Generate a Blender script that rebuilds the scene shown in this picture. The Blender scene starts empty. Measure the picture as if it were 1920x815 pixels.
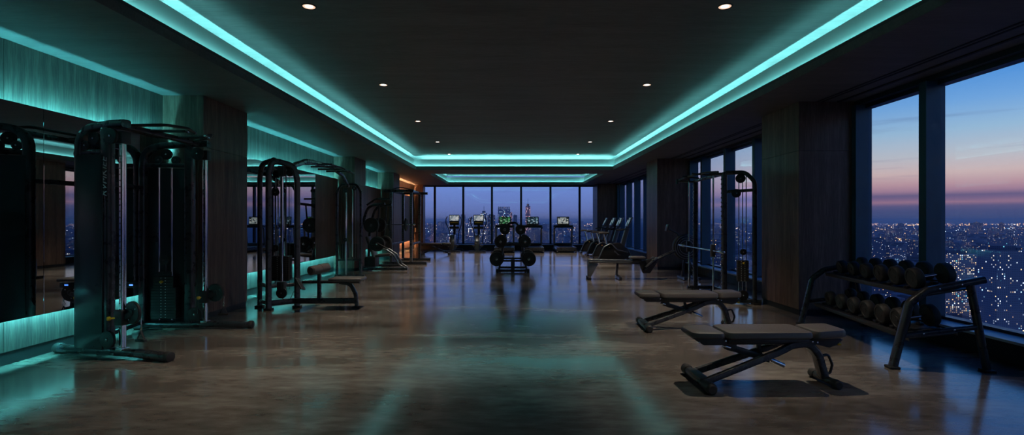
import bpy, bmesh, math, random
from mathutils import Vector as V, Matrix, Euler
random.seed(7)
PI = math.pi
sc = bpy.context.scene
C = sc.collection

# ------------------------------------------------------------------ mesh helpers
def fillet(pts, r, n=5):
    pts = [V(p) for p in pts]
    if r <= 0 or len(pts) < 3: return pts
    out = [pts[0]]
    for i in range(1, len(pts)-1):
        a, b, c = pts[i-1], pts[i], pts[i+1]
        u = (a-b); w = (c-b)
        lu, lw = u.length, w.length
        u.normalize(); w.normalize()
        ang = u.angle(w)
        if ang > PI-0.02: out.append(b); continue
        d = min(r/math.tan(ang/2), lu*.48, lw*.48)
        p, q = b+u*d, b+w*d
        for k in range(n+1):
            t = k/n
            out.append(p*(1-t)**2 + b*2*t*(1-t) + q*t*t)
    out.append(pts[-1])
    return out

def rrect(w, h, r=None, n=3):
    if r is None: r = min(w, h)*.3
    P = []
    for cx, cy, a0 in ((w/2-r, h/2-r, 0), (-w/2+r, h/2-r, PI/2), (-w/2+r, -h/2+r, PI), (w/2-r, -h/2+r, 3*PI/2)):
        for k in range(n+1):
            a = a0+k*PI/2/n
            P.append((cx+r*math.cos(a), cy+r*math.sin(a)))
    return P

class MB:
    def __init__(s): s.bm = bmesh.new()
    def _bev(s, verts, bev, seg):
        es = list({e for v in verts for e in v.link_edges})
        bmesh.ops.bevel(s.bm, geom=es, offset=bev, segments=seg, profile=.5, affect='EDGES')
    def box(s, c, size, rot=None, bev=0, seg=2):
        M = Matrix.Translation(V(c)) @ (rot.to_matrix().to_4x4() if rot else Matrix.Identity(4)) @ Matrix.Diagonal((size[0], size[1], size[2], 1))
        r = bmesh.ops.create_cube(s.bm, size=1, matrix=M)
        if bev: s._bev(r['verts'], bev, seg)
        return s
    def bx(s, x0, x1, y0, y1, z0, z1, bev=0, seg=2):
        return s.box(((x0+x1)/2, (y0+y1)/2, (z0+z1)/2), (abs(x1-x0), abs(y1-y0), abs(z1-z0)), None, bev, seg)
    def sweep(s, pts, prof, up=(0, 0, 1), closed=False, transport=False):
        pts = [V(p) for p in pts]
        n = len(pts); rings = []
        up = V(up); side = None
        for i, p in enumerate(pts):
            if closed: t = pts[(i+1) % n]-pts[i-1]
            else: t = pts[min(i+1, n-1)]-pts[max(i-1, 0)]
            t.normalize()
            if transport and side is not None:
                side = side - t*side.dot(t)
                if side.length < 1e-6: side = t.orthogonal()
            else:
                side = up.cross(t)
                if side.length < 1e-3: side = t.orthogonal()
            side.normalize()
            u2 = t.cross(side)
            sc_ = 1.0
            if 0 < i < n-1 or closed:
                a = (pts[i]-pts[i-1]); b = (pts[(i+1) % n]-pts[i])
                if a.length > 1e-9 and b.length > 1e-9:
                    sc_ = 1/max(.6, math.cos(a.angle(b)/2))
            rings.append([s.bm.verts.new(p + side*(q[0]*sc_) + u2*q[1]) for q in prof])
        m = len(prof)
        last = n if closed else n-1
        for i in range(last):
            A, B = rings[i], rings[(i+1) % n]
            for k in range(m):
                s.bm.faces.new((A[k], A[(k+1) % m], B[(k+1) % m], B[k]))
        if not closed:
            s.bm.faces.new(rings[0][::-1]); s.bm.faces.new(rings[-1])
        return s
    def tube(s, pts, r, n=12, fil=0, closed=False, seg=5):
        prof = [(r*math.cos(2*PI*k/n), r*math.sin(2*PI*k/n)) for k in range(n)]
        p = fillet(pts, fil, seg) if fil else [V(q) for q in pts]
        return s.sweep(p, prof, up=(.013, .021, 1) if abs((V(p[1])-V(p[0])).normalized().z) < .9 else (.02, 1, .01), transport=True, closed=closed)
    def oval(s, pts, w, h, up, fil=0, rr=None, seg=6):
        # h runs along `up` (the normal of the bend), w lies in the plane of the bend
        return s.sweep(fillet(pts, fil, seg), rrect(w, h, rr), up=up)
    def bar(s, p0, p1, w, h, up=(0, 0, 1), rr=.004):
        return s.sweep([p0, p1], rrect(w, h, min(rr, w*.45, h*.45), 2), up=up)
    def lathe(s, prof, p, ax, n=24):
        p = V(p); ax = V(ax).normalized(); u = ax.orthogonal().normalized(); w = ax.cross(u)
        rings = []
        for r, h in prof:
            if r < 1e-6: rings.append([s.bm.verts.new(p+ax*h)])
            else: rings.append([s.bm.verts.new(p+ax*h+(u*math.cos(2*PI*k/n)+w*math.sin(2*PI*k/n))*r) for k in range(n)])
        for A, B in zip(rings, rings[1:]):
            for k in range(n):
                a = A[k % len(A)], A[(k+1) % len(A)]; b = B[k % len(B)], B[(k+1) % len(B)]
                f = [a[0]]
                if len(A) > 1: f.append(a[1])
                if len(B) > 1: f.append(b[1])
                f.append(b[0])
                if len(f) > 2: s.bm.faces.new(f)
        return s
    def cyl(s, p0, p1, r, n=20, bev=None):
        p0 = V(p0); d = V(p1)-p0; L = d.length
        b = min(r, L)*.12 if bev is None else bev
        b = min(b, L*.45, r*.9)
        if b <= 0: pr = [(0, 0), (r, 0), (r, L), (0, L)]
        else: pr = [(0, 0), (r-b, 0), (r-b*.3, b*.3), (r, b), (r, L-b), (r-b*.3, L-b*.3), (r-b, L), (0, L)]
        return s.lathe(pr, p0, d, n)
    def prism(s, poly, d, bev=0):
        d = V(d)
        a = [s.bm.verts.new(V(p)) for p in poly]
        b = [s.bm.verts.new(V(p)+d) for p in poly]
        n = len(a)
        s.bm.faces.new(a[::-1]); s.bm.faces.new(b)
        for k in range(n): s.bm.faces.new((a[k], a[(k+1) % n], b[(k+1) % n], b[k]))
        if bev: s._bev(a+b, bev, 2)
        return s
    def build(s, name, mat, parent=None, label=None, smooth=True):
        bmesh.ops.recalc_face_normals(s.bm, faces=s.bm.faces)
        me = bpy.data.meshes.new(name)
        s.bm.to_mesh(me); s.bm.free()
        if smooth:
            me.polygons.foreach_set('use_smooth', [True]*len(me.polygons))
            me.set_sharp_from_angle(angle=math.radians(38))
        me.materials.append(mat)
        o = bpy.data.objects.new(name, me); C.objects.link(o)
        if parent is not None: o.parent = parent
        if label: o['label'] = label
        return o

def thing(name, label, cat, loc=(0, 0, 0), rz=0, group=None):
    o = bpy.data.objects.new(name, None); C.objects.link(o)
    o.empty_display_size = .1
    o.location = loc; o.rotation_euler = (0, 0, rz)
    o['label'] = label; o['category'] = cat
    if group: o['group'] = group
    return o
def tag(o, label, cat, group=None, kind=None):
    o['label'] = label; o['category'] = cat
    if group: o['group'] = group
    if kind: o['kind'] = kind
    return o
def struct(name, mb, m, parent=None, smooth=False):
    o = mb.build(name, m, parent, smooth=smooth)
    if parent is None: o['kind'] = 'structure'
    return o
def dup(root, loc=None, rz=None, label=None, group=None):
    r = root.copy(); C.objects.link(r)
    if loc is not None: r.location = loc
    if rz is not None: r.rotation_euler = (0, 0, rz)
    if label: r['label'] = label
    if group: r['group'] = group
    for ch in list(root.children):
        c = ch.copy(); C.objects.link(c); c.parent = r
        for g in list(ch.children):
            d = g.copy(); C.objects.link(d); d.parent = c
    return r

# ------------------------------------------------------------------ materials
def newmat(name):
    m = bpy.data.materials.new(name); m.use_nodes = True
    nt = m.node_tree; nt.nodes.clear()
    out = nt.nodes.new('ShaderNodeOutputMaterial')
    return m, nt, out
def N(nt, t, **kw):
    n = nt.nodes.new(t)
    for k, v in kw.items():
        if k in n.inputs: n.inputs[k].default_value = v
        else: setattr(n, k, v)
    return n
def ramp(nt, stops, interp='LINEAR'):
    r = nt.nodes.new('ShaderNodeValToRGB'); r.color_ramp.interpolation = interp
    e = r.color_ramp.elements
    while len(e) < len(stops): e.new(.5)
    for el, (p, c) in zip(e, stops):
        el.position = p; el.color = (c[0], c[1], c[2], 1) if hasattr(c, '__len__') else (c, c, c, 1)
    return r
def basic(name, col, rough=.5, metal=0., var=.15, scale=30, bump=.0, stretch=(1, 1, 1), spec=.5, coat=0.):
    """colour with fine procedural variation of tone and gloss"""
    m, nt, out = newmat(name)
    b = N(nt, 'ShaderNodeBsdfPrincipled')
    b.inputs['Metallic'].default_value = metal
    b.inputs['Specular IOR Level'].default_value = spec
    b.inputs['Coat Weight'].default_value = coat
    tc = N(nt, 'ShaderNodeTexCoord'); mp = N(nt, 'ShaderNodeMapping')
    mp.inputs['Scale'].default_value = stretch
    nt.links.new(tc.outputs['Object'], mp.inputs['Vector'])
    no = N(nt, 'ShaderNodeTexNoise', Scale=scale, Detail=4.)
    nt.links.new(mp.outputs['Vector'], no.inputs['Vector'])
    lo = tuple(c*(1-var) for c in col); hi = tuple(min(1, c*(1+var)) for c in col)
    r = ramp(nt, [(.3, lo), (.7, hi)])
    nt.links.new(no.outputs['Fac'], r.inputs['Fac']); nt.links.new(r.outputs['Color'], b.inputs['Base Color'])
    r2 = ramp(nt, [(.3, max(0, rough-.07)), (.7, min(1, rough+.07))])
    nt.links.new(no.outputs['Fac'], r2.inputs['Fac']); nt.links.new(r2.outputs['Color'], b.inputs['Roughness'])
    if bump:
        bp = N(nt, 'ShaderNodeBump', Strength=bump, Distance=.002)
        nt.links.new(no.outputs['Fac'], bp.inputs['Height']); nt.links.new(bp.outputs['Normal'], b.inputs['Normal'])
    nt.links.new(b.outputs['BSDF'], out.inputs['Surface'])
    return m
def emit(name, col, st, sampling=None):
    m, nt, out = newmat(name)
    e = N(nt, 'ShaderNodeEmission', Strength=st); e.inputs['Color'].default_value = (*col, 1)
    nt.links.new(e.outputs[0], out.inputs['Surface'])
    if sampling: m.cycles.emission_sampling = sampling
    return m

def wood(name, c0, c1, c2, rough=.45, axis='z', scale=1.0):
    m, nt, out = newmat(name)
    b = N(nt, 'ShaderNodeBsdfPrincipled'); b.inputs['Roughness'].default_value = rough
    b.inputs['Specular IOR Level'].default_value = .35
    tc = N(nt, 'ShaderNodeTexCoord'); mp = N(nt, 'ShaderNodeMapping')
    mp.inputs['Scale'].default_value = (9*scale, 9*scale, .55) if axis == 'z' else (.6, 9*scale, 9*scale)
    nt.links.new(tc.outputs['Object'], mp.inputs['Vector'])
    n1 = N(nt, 'ShaderNodeTexNoise', Scale=1.3, Detail=3., Distortion=.4)
    n2 = N(nt, 'ShaderNodeTexNoise', Scale=9., Detail=5., Roughness=.65)
    nt.links.new(mp.outputs['Vector'], n1.inputs['Vector']); nt.links.new(mp.outputs['Vector'], n2.inputs['Vector'])
    mx = N(nt, 'ShaderNodeMix'); mx.data_type = 'FLOAT'; mx.inputs[0].default_value = .55
    nt.links.new(n1.outputs['Fac'], mx.inputs[2]); nt.links.new(n2.outputs['Fac'], mx.inputs[3])
    r = ramp(nt, [(.32, c0), (.5, c1), (.68, c2)])
    nt.links.new(mx.outputs[0], r.inputs['Fac']); nt.links.new(r.outputs['Color'], b.inputs['Base Color'])
    bp = N(nt, 'ShaderNodeBump', Strength=.25, Distance=.002)
    nt.links.new(mx.outputs[0], bp.inputs['Height']); nt.links.new(bp.outputs['Normal'], b.inputs['Normal'])
    nt.links.new(b.outputs['BSDF'], out.inputs['Surface'])
    return m

def floor_mat():
    m, nt, out = newmat('polished_concrete')
    b = N(nt, 'ShaderNodeBsdfPrincipled'); b.inputs['IOR'].default_value = 1.75
    tc = N(nt, 'ShaderNodeTexCoord')
    mp = N(nt, 'ShaderNodeMapping'); mp.inputs['Scale'].default_value = (.55, 1.5, 1); mp.inputs['Rotation'].default_value = (0, 0, .25)
    nt.links.new(tc.outputs['Object'], mp.inputs['Vector'])
    n1 = N(nt, 'ShaderNodeTexNoise', Scale=1.0, Detail=5., Roughness=.52, Distortion=.25)
    n2 = N(nt, 'ShaderNodeTexNoise', Scale=9., Detail=4., Roughness=.55)
    n3 = N(nt, 'ShaderNodeTexNoise', Scale=160., Detail=3.)
    for n in (n1, n2): nt.links.new(mp.outputs['Vector'], n.inputs['Vector'])
    nt.links.new(tc.outputs['Object'], n3.inputs['Vector'])
    mx = N(nt, 'ShaderNodeMix'); mx.data_type = 'FLOAT'; mx.inputs[0].default_value = .3
    nt.links.new(n1.outputs['Fac'], mx.inputs[2]); nt.links.new(n2.outputs['Fac'], mx.inputs[3])
    r = ramp(nt, [(.33, (.068, .060, .051)), (.5, (.168, .150, .130)), (.67, (.335, .31, .27))])
    nt.links.new(mx.outputs[0], r.inputs['Fac'])
    r3 = ramp(nt, [(.35, .82), (.7, 1.0)])
    nt.links.new(n3.outputs['Fac'], r3.inputs['Fac'])
    mu = N(nt, 'ShaderNodeMix'); mu.data_type = 'RGBA'; mu.blend_type = 'MULTIPLY'; mu.inputs[0].default_value = 1
    nt.links.new(r.outputs['Color'], mu.inputs[6]); nt.links.new(r3.outputs['Color'], mu.inputs[7])
    nt.links.new(mu.outputs[2], b.inputs['Base Color'])
    r2 = ramp(nt, [(.3, .10), (.7, .20)])
    nt.links.new(mx.outputs[0], r2.inputs['Fac']); nt.links.new(r2.outputs['Color'], b.inputs['Roughness'])
    ad = N(nt, 'ShaderNodeMath', operation='ADD')
    nt.links.new(mx.outputs[0], ad.inputs[0])
    ms = N(nt, 'ShaderNodeMath', operation='MULTIPLY'); ms.inputs[1].default_value = .03
    nt.links.new(n3.outputs['Fac'], ms.inputs[0]); nt.links.new(ms.outputs[0], ad.inputs[1])
    bp = N(nt, 'ShaderNodeBump', Strength=.10, Distance=.004)
    nt.links.new(ad.outputs[0], bp.inputs['Height']); nt.links.new(bp.outputs['Normal'], b.inputs['Normal'])
    nt.links.new(b.outputs['BSDF'], out.inputs['Surface'])
    return m

def glass_mat():
    m, nt, out = newmat('window_glass')
    t = N(nt, 'ShaderNodeBsdfTransparent'); t.inputs[0].default_value = (.93, .95, .97, 1)
    g = N(nt, 'ShaderNodeBsdfGlossy', Roughness=.0); g.inputs[0].default_value = (.9, .95, 1, 1)
    f = N(nt, 'ShaderNodeFresnel', IOR=1.5)
    ge = N(nt, 'ShaderNodeNewGeometry'); mi = N(nt, 'ShaderNodeMapRange'); mi.inputs[3].default_value = 1.5; mi.inputs[4].default_value = 1/1.5
    nt.links.new(ge.outputs['Backfacing'], mi.inputs[0]); nt.links.new(mi.outputs[0], f.inputs['IOR'])
    mx = N(nt, 'ShaderNodeMixShader')
    no = N(nt, 'ShaderNodeTexNoise', Scale=.8)
    tc = N(nt, 'ShaderNodeTexCoord'); nt.links.new(tc.outputs['Object'], no.inputs['Vector'])
    bp = N(nt, 'ShaderNodeBump', Strength=.02, Distance=.01)
    nt.links.new(no.outputs['Fac'], bp.inputs['Height']); nt.links.new(bp.outputs['Normal'], g.inputs['Normal'])
    nt.links.new(f.outputs[0], mx.inputs[0]); nt.links.new(t.outputs[0], mx.inputs[1]); nt.links.new(g.outputs[0], mx.inputs[2])
    nt.links.new(mx.outputs[0], out.inputs['Surface'])
    return m
def mirror_mat():
    m, nt, out = newmat('smoked_mirror')
    g = N(nt, 'ShaderNodeBsdfGlossy', Roughness=.012)
    tc = N(nt, 'ShaderNodeTexCoord'); no = N(nt, 'ShaderNodeTexNoise', Scale=.6)
    nt.links.new(tc.outputs['Object'], no.inputs['Vector'])
    r = ramp(nt, [(.3, (.50, .53, .54)), (.7, (.54, .57, .58))])
    nt.links.new(no.outputs['Fac'], r.inputs['Fac']); nt.links.new(r.outputs['Color'], g.inputs[0])
    nt.links.new(g.outputs[0], out.inputs['Surface'])
    return m
def city_mat(name, wall, lit, thr, su=4.2, sv=3.4, st=2.0):
    """facade with a grid of windows, some of them lit"""
    m, nt, out = newmat(name)
    b = N(nt, 'ShaderNodeBsdfPrincipled', Roughness=.7)
    tc = N(nt, 'ShaderNodeTexCoord'); ge = N(nt, 'ShaderNodeNewGeometry')
    sp = N(nt, 'ShaderNodeSeparateXYZ'); nt.links.new(tc.outputs['Object'], sp.inputs[0])
    sn = N(nt, 'ShaderNodeSeparateXYZ'); nt.links.new(ge.outputs['True Normal'], sn.inputs[0])
    def M(op, a, bb=None, c=None):
        n = N(nt, 'ShaderNodeMath', operation=op)
        for i, v in enumerate((a, bb, c)):
            if v is None: continue
            if isinstance(v, (int, float)): n.inputs[i].default_value = v
            else: nt.links.new(v, n.inputs[i])
        return n.outputs[0]
    u = M('ADD', M('MULTIPLY', sp.outputs[0], M('ABSOLUTE', sn.outputs[1])), M('MULTIPLY', sp.outputs[1], M('ABSOLUTE', sn.outputs[0])))
    u = M('DIVIDE', u, su); v = M('DIVIDE', sp.outputs[2], sv)
    cb = N(nt, 'ShaderNodeCombineXYZ')
    oi = N(nt, 'ShaderNodeObjectInfo')
    nt.links.new(M('FLOOR', u), cb.inputs[0]); nt.links.new(M('FLOOR', v), cb.inputs[1])
    nt.links.new(M('MULTIPLY', oi.outputs['Random'], 97.), cb.inputs[2])
    wn = N(nt, 'ShaderNodeTexWhiteNoise', noise_dimensions='3D'); nt.links.new(cb.outputs[0], wn.inputs['Vector'])
    fu, fv = M('FRACT', u), M('FRACT', v)
    win = M('MULTIPLY', M('MULTIPLY', M('GREATER_THAN', fu, .28), M('LESS_THAN', fu, .74)),
            M('MULTIPLY', M('GREATER_THAN', fv, .3), M('LESS_THAN', fv, .8)))
    side = M('LESS_THAN', M('ABSOLUTE', sn.outputs[2]), .5)
    win = M('MULTIPLY', win, side)
    on = M('MULTIPLY', win, M('LESS_THAN', wn.outputs['Value'], thr))
    sc3 = N(nt, 'ShaderNodeSeparateColor'); nt.links.new(wn.outputs['Color'], sc3.inputs[0])
    r = ramp(nt, lit, 'CONSTANT'); nt.links.new(sc3.outputs[1], r.inputs['Fac'])
    mx = N(nt, 'ShaderNodeMix'); mx.data_type = 'RGBA'
    nt.links.new(win, mx.inputs[0]); mx.inputs[6].default_value = (*wall, 1); mx.inputs[7].default_value = (wall[0]*.6, wall[1]*.6, wall[2]*.65, 1)
    nt.links.new(mx.outputs[2], b.inputs['Base Color'])
    nt.links.new(r.outputs['Color'], b.inputs['Emission Color'])
    nt.links.new(M('MULTIPLY', on, M('MULTIPLY', M('ADD', M('POWER', sc3.outputs[2], 3.), .12), st)), b.inputs['Emission Strength'])
    nt.links.new(b.outputs['BSDF'], out.inputs['Surface'])
    m.cycles.emission_sampling = 'NONE'
    return m

TEAL = (.20, .80, .79)
M_ = dict(
    ceil=wood('dark_ceiling_board', (.085, .085, .088), (.12, .12, .124), (.155, .155, .16), .55, 'x', .5),
    soffit=wood('dark_soffit_board', (.09, .085, .085), (.12, .113, .112), (.15, .142, .14), .6, 'x', .5),
    cove=basic('cove_paint', (.42, .46, .46), .6, var=.04, scale=3),
    lip=basic('cove_lip_paint', (.06, .065, .065), .6, var=.1, scale=4),
    wood=wood('walnut_panel', (.055, .034, .027), (.13, .078, .060), (.25, .155, .118), .42),
    woodg=wood('grey_oak_panel', (.055, .047, .042), (.12, .104, .094), (.22, .195, .175), .45),
    floor=floor_mat(), glass=glass_mat(), mirror=mirror_mat(),
    black=basic('black_powder_coat', (.026, .027, .030), .38, .0, .1, 60),
    satin=basic('satin_black_steel', (.034, .036, .042), .30, .15, .08, 12, coat=.25),
    shroud=basic('shroud_panel', (.03, .036, .044), .34, .1, .05, 3),
    dark=basic('black_plastic', (.016, .016, .018), .45, .0, .2, 50, .2),
    rubber=basic('black_rubber', (.021, .020, .020), .62, .0, .25, 120, .4),
    vinyl=basic('dark_upholstery', (.085, .075, .070), .42, .0, .12, 90, .3),
    seam=basic('upholstery_underside', (.02, .02, .021), .6, .0, .1, 90),
    chrome=basic('brushed_chrome', (.72, .73, .75), .16, 1., .05, 60, 0, (1, 1, .1)),
    steel=basic('grey_steel', (.22, .23, .25), .34, .85, .04, 6),
    hole=basic('hole_black', (.006, .006, .006), .8, 0, .1, 30),
    yellow=basic('yellow_knob_plastic', (.75, .50, .03), .35, 0, .08, 40),
    orange=basic('orange_plastic', (.75, .28, .04), .4, 0, .08, 40),
    ink=basic('white_ink', (.86, .88, .90), .5, 0, .05, 40),
    frame=basic('blue_black_window_frame', (.020, .034, .055), .38, .2, .15, 6),
    frameb=basic('window_fin_blue', (.025, .085, .135), .42, .2, .1, 5),
    sill=basic('sill_stone', (.55, .60, .70), .4, 0, .1, 12, .05),
    plinth=basic('plinth_dark', (.02, .021, .024), .5, 0, .2, 8),
    slot=basic('air_slot_black', (.008, .008, .008), .7, 0, .1, 10),
    led=emit('teal_led', TEAL, 22.),
    ledw=emit('teal_wall_led', (.11, .80, .86), 150.),
    warm=emit('warm_led', (1, .50, .22), 260.),
    lens=emit('downlight_lens', (1, .95, .88), 4.),
    ring=emit('downlight_reflector_painted_glow', (1, .66, .46), .75),  # reflector ring is no lamp; its emission imitates light from the lens
    blackring=basic('downlight_black_rim', (.012, .012, .012), .5, 0, .1, 40),
)
# ------------------------------------------------------------------ the room
CAMZ = 1.35
ZS = CAMZ+1.69           # soffit height
ZC = CAMZ+2.16           # recessed ceiling height
XW = -4.72               # left wall face
XG = 5.0                 # right glass
YB = 24.8                # back glass
Y0 = -5.0                # wall behind the camera
# floor
struct('floor', MB().bx(-5.2, 5.3, Y0-.2, YB+.3, -.2, 0), M_['floor'])

# ceiling: soffit ring with two recessed trays
LX, RX, EY = -3.21, 3.38, 17.15        # edges of the main tray
A0, A1, B0, B1 = -3.0, 3.34, 18.6, 24.2  # second tray
NY = -3.6
for q in ((-5.0, LX, Y0, YB+.2), (RX, 5.25, Y0, YB+.2), (LX, RX, EY, B0), (LX, RX, Y0, NY), (LX, A0, B0, B1), (A1, RX, B0, B1), (LX, RX, B1, YB+.2)):
    struct('ceiling_soffit', MB().bx(*q, ZS, ZS+.09), M_['soffit'])
mb = MB()
mb.bx(-5.2, 5.3, Y0-.2, YB+.3, ZC, ZC+.1)
struct('ceiling', mb, M_['ceil'])

def tray(x0, x1, y0, y1, name, where):
    """cove upstand, its lip and two LED runs on each side"""
    f = .08; zt = CAMZ+2.056; zl = ZS+.09
    mb = MB()
    mb.bx(x0-f-.02, x0-f, y0-f-.02, y1+f+.02, zl, zt)
    mb.bx(x1+f, x1+f+.02, y0-f-.02, y1+f+.02, zl, zt)
    mb.bx(x0-f, x1+f, y1+f, y1+f+.02, zl, zt)
    mb.bx(x0-f, x1+f, y0-f-.02, y0-f, zl, zt)
    struct('trim_'+name, mb, M_['cove'])
    mb = MB(); e = .016
    mb.bx(x0-e, x0, y0-e, y1+e, zl, zl+.035); mb.bx(x1, x1+e, y0-e, y1+e, zl, zl+.035)
    mb.bx(x0, x1, y1, y1+e, zl, zl+.035); mb.bx(x0, x1, y0-e, y0, zl, zl+.035)
    struct('trim_'+name+'_lip', mb, M_['lip'])
    runs = (('left side', (x0-.055, x0-.03, y0, y1), (x0-.20, x0-.16, y0-.1, y1+.1), 's'),
            ('right side', (x1+.03, x1+.055, y0, y1), (x1+.16, x1+.20, y0-.1, y1+.1), 's'),
            ('far end', (x0, x1, y1+.03, y1+.055), (x0-.1, x1+.1, y1+.16, y1+.20), 'e'),
            ('near end', (x0, x1, y0-.055, y0-.03), (x0-.1, x1+.1, y0-.20, y0-.16), 'n'))
    for nm, a, b, k in runs:
        t = thing('led_strip', f'teal LED light line on the lower lip, {nm} of the {where}', 'light strip', ((a[0]+a[1])/2, (a[2]+a[3])/2, zl))
        T = t.location
        MB().bx(a[0]-T.x, a[1]-T.x, a[2]-T.y, a[3]-T.y, .0, .008).build('lower_run', M_['led'], t)
        t = thing('led_strip', f'hidden upper teal LED band, {nm} of the {where}', 'light strip', ((b[0]+b[1])/2, (b[2]+b[3])/2, zl+.02))
        T = t.location
        MB().bx(b[0]-T.x, b[1]-T.x, b[2]-T.y, b[3]-T.y, 0, .03).build('upper_run', M_['led2'], t)
M_['led2'] = emit('teal_led_upper', TEAL, 85.)
tray(LX, RX, NY, EY, '1', 'large main ceiling recess')
tray(A0, A1, B0, B1, '2', 'small far ceiling recess')

# left wall: backing + wood cladding panels with shadow gaps
def cladding(x, y0, y1, z0, z1, pitch, m, name, parent=None, t=.03, sgn=1, zsplit=None):
    mb = MB(); y = y0
    n = max(1, round((y1-y0)/pitch)); p = (y1-y0)/n
    zz = [z0]+([zsplit] if zsplit else [])+[z1]
    for i in range(n):
        for a, b in zip(zz, zz[1:]):
            mb.bx(x-sgn*t, x, y0+i*p+.002, y0+(i+1)*p-.002, a+.002, b-.002)
    return mb
mb = MB().bx(-5.0, XW-.03, Y0, YB+.2, -.1, ZS+.05)
struct('wall_left', mb, M_['plinth'])
bays = [(Y0+.0, 6.92), (8.06, 13.56), (14.6, 18.0), (19.0, YB)]
def clad_obj(mb, m, name='wall_left_cladding'): return struct(name, mb, m)
mb = MB()
for (a, b) in bays[:3]:
    mb2 = cladding(XW, a+.0, b, .12, ZS, 1.04, None, None)
    me = bpy.data.meshes.new('t'); mb2.bm.to_mesh(me); mb2.bm.free(); mb.bm.from_mesh(me)
clad_obj(mb, M_['woodg'])
clad_obj(cladding(XW, 19.0, YB, .12, ZS, 1.0, None, None), M_['wood'], 'wall_left_far_cladding')
for a, b in bays:
    struct('baseboard_left', MB().bx(XW-.03, XW-.005, a, b, 0, .12), M_['plinth'])

# front and back walls
struct('wall_front', MB().bx(-5.0, 5.2, Y0-.2, Y0, 0, ZC), M_['wood'])
mb = MB().bx(-5.0, -4.35, YB-.1, YB+.1, 0, ZS).bx(3.93, 5.2, YB, YB+.1, 0, ZS)
struct('wall_back', mb, M_['plinth'])
# columns clad in wood with a horizontal joint
def column(x0, x1, y0, y1, name, faces, m):
    mb = MB(); g = .002; t = .02
    mb.bx(x0+t, x1-t, y0+t, y1-t, 0, ZS)
    core = mb
    for z0, z1 in ((.08, 2.34), (2.34, ZS)):
        core.bx(x0, x1, y0, y1, z0+g, z1-g)
    o = struct('column', core, m)
    struct('plinth', MB().bx(x0+.012, x1-.012, y0+.012, y1-.012, 0, .08), M_['plinth'], o)
    return o
column(-4.75, -4.17, 6.92, 8.06, 'a', None, M_['wood'])
column(-4.75, -4.17, 13.56, 14.6, 'b', None, M_['wood'])
column(-4.75, -4.17, 18.0, 19.0, 'c', None, M_['wood'])
column(4.08, 4.93, 7.28, 8.36, 'd', None, M_['wood'])
column(3.97, 4.93, 14.0, 15.1, 'e', None, M_['wood'])
column(3.93, 4.93, 23.6, YB, 'f', None, M_['wood'])
column(-4.6, -4.2, 24.2, YB, 'g', None, M_['wood'])

# mirrors / floating dark panels on the left wall, backlit above and below
XM = -4.60; ZM0, ZM1 = .43, CAMZ+1.095
def floating(y0, y1, seams, mat, name, label, cat, led=M_['ledw'], lo=True):
    h = (y1-y0)/2
    t = thing(name, label, cat, (XM, (y0+y1)/2, ZM0)); T = t.location
    ys = [y0]+seams+[y1]
    for a, b in zip(ys, ys[1:]):
        MB().bx(-.022, 0, a+.002-T.y, b-.002-T.y, 0, ZM1-ZM0, .001, 1).build('sheet', mat, t, smooth=False)
    MB().bx(-.085, -.022, y0+.05-T.y, y1-.05-T.y, .22, ZM1-ZM0-.24).build('backing', M_['dark'], t)
    H = ZM1-ZM0
    MB().bx(-.062, -.042, -h+.02, h-.02, H-.145, H-.125).build('upper_led_tube', led, t, 'glowing LED tube above')
    if lo: MB().bx(-.062, -.042, -h+.02, h-.02, .125, .145).build('lower_led_tube', led, t, 'glowing LED tube below')
    return t
floating(Y0+.3, 6.86, [-2.5, 0, 2.5, 5.03], M_['mirror'], 'wall_mirror', 'large smoked wall mirror behind the near cable machine', 'mirror')
floating(8.10, 11.97, [10.1], M_['mirror'], 'wall_mirror', 'smoked wall mirror between two wood columns behind the cable crossover', 'mirror')
floating(11.98, 13.54, [], M_['wood'], 'wall_panel', 'dark floating wood panel between the mirror and the second left column', 'panel')
floating(14.62, 17.98, [16.3], M_['wood'], 'wall_panel', 'dark floating wood panel behind the plate-loaded machine', 'panel')
floating(19.02, 24.18, [20.7, 22.4], M_['wood'], 'wall_panel', 'warm-lit floating wood panel at the far left corner', 'panel', M_['warm'], True)
# windows -------------------------------------------------------------
ZG0, ZG1 = .215, CAMZ+1.63
def window_right(idx, y0, y1, mulls):
    w = bpy.data.objects.new(f'window_{idx}', None); C.objects.link(w); w['kind'] = 'structure'
    mb = MB().bx(XG-.12, XG+.1, y0, y1, ZG1, ZS+.02).bx(XG-.03, XG+.1, y0, y1, ZG1-.05, ZG1)
    mb.bx(XG-.03, XG+.1, y0, y1, ZG0-.1, ZG0+.03)
    mb.build('window_frame', M_['frame'], w, smooth=False)
    MB().bx(4.70, XG-.03, y0, y1, ZG0-.025, ZG0).build('window_sill', M_['sill'], w, smooth=False)
    MB().bx(4.73, XG+.1, y0, y1, 0, ZG0-.025).build('plinth', M_['plinth'], w, smooth=False)
    for ym in mulls:
        MB().bx(XG-.17, XG+.06, ym-.055, ym+.055, ZG0, ZG1, .004, 1).build('mullion', M_['frameb'], w, smooth=False)
    ys = [y0]+list(mulls)+[y1]
    MB().bx(XG+.0, XG+.012, y0, y1, ZG0, ZG1).build('pane', M_['glass'], w, smooth=False)
    return w
window_right(2, Y0, 7.28, [-4.0, -2.55, -1.1, .33, 1.76, 3.18, 4.6, 6.03, 7.25])
window_right(3, 8.36, 14.0, [8.45, 8.86, 10.25, 11.65, 13.08, 13.95])
window_right(4, 15.1, 23.6, [15.2, 15.9, 17.35, 18.8, 20.2, 21.6, 23.0, 23.55])
w = bpy.data.objects.new('window_1', None); C.objects.link(w); w['kind'] = 'structure'
bx0, bx1 = -4.35, 4.05
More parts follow.
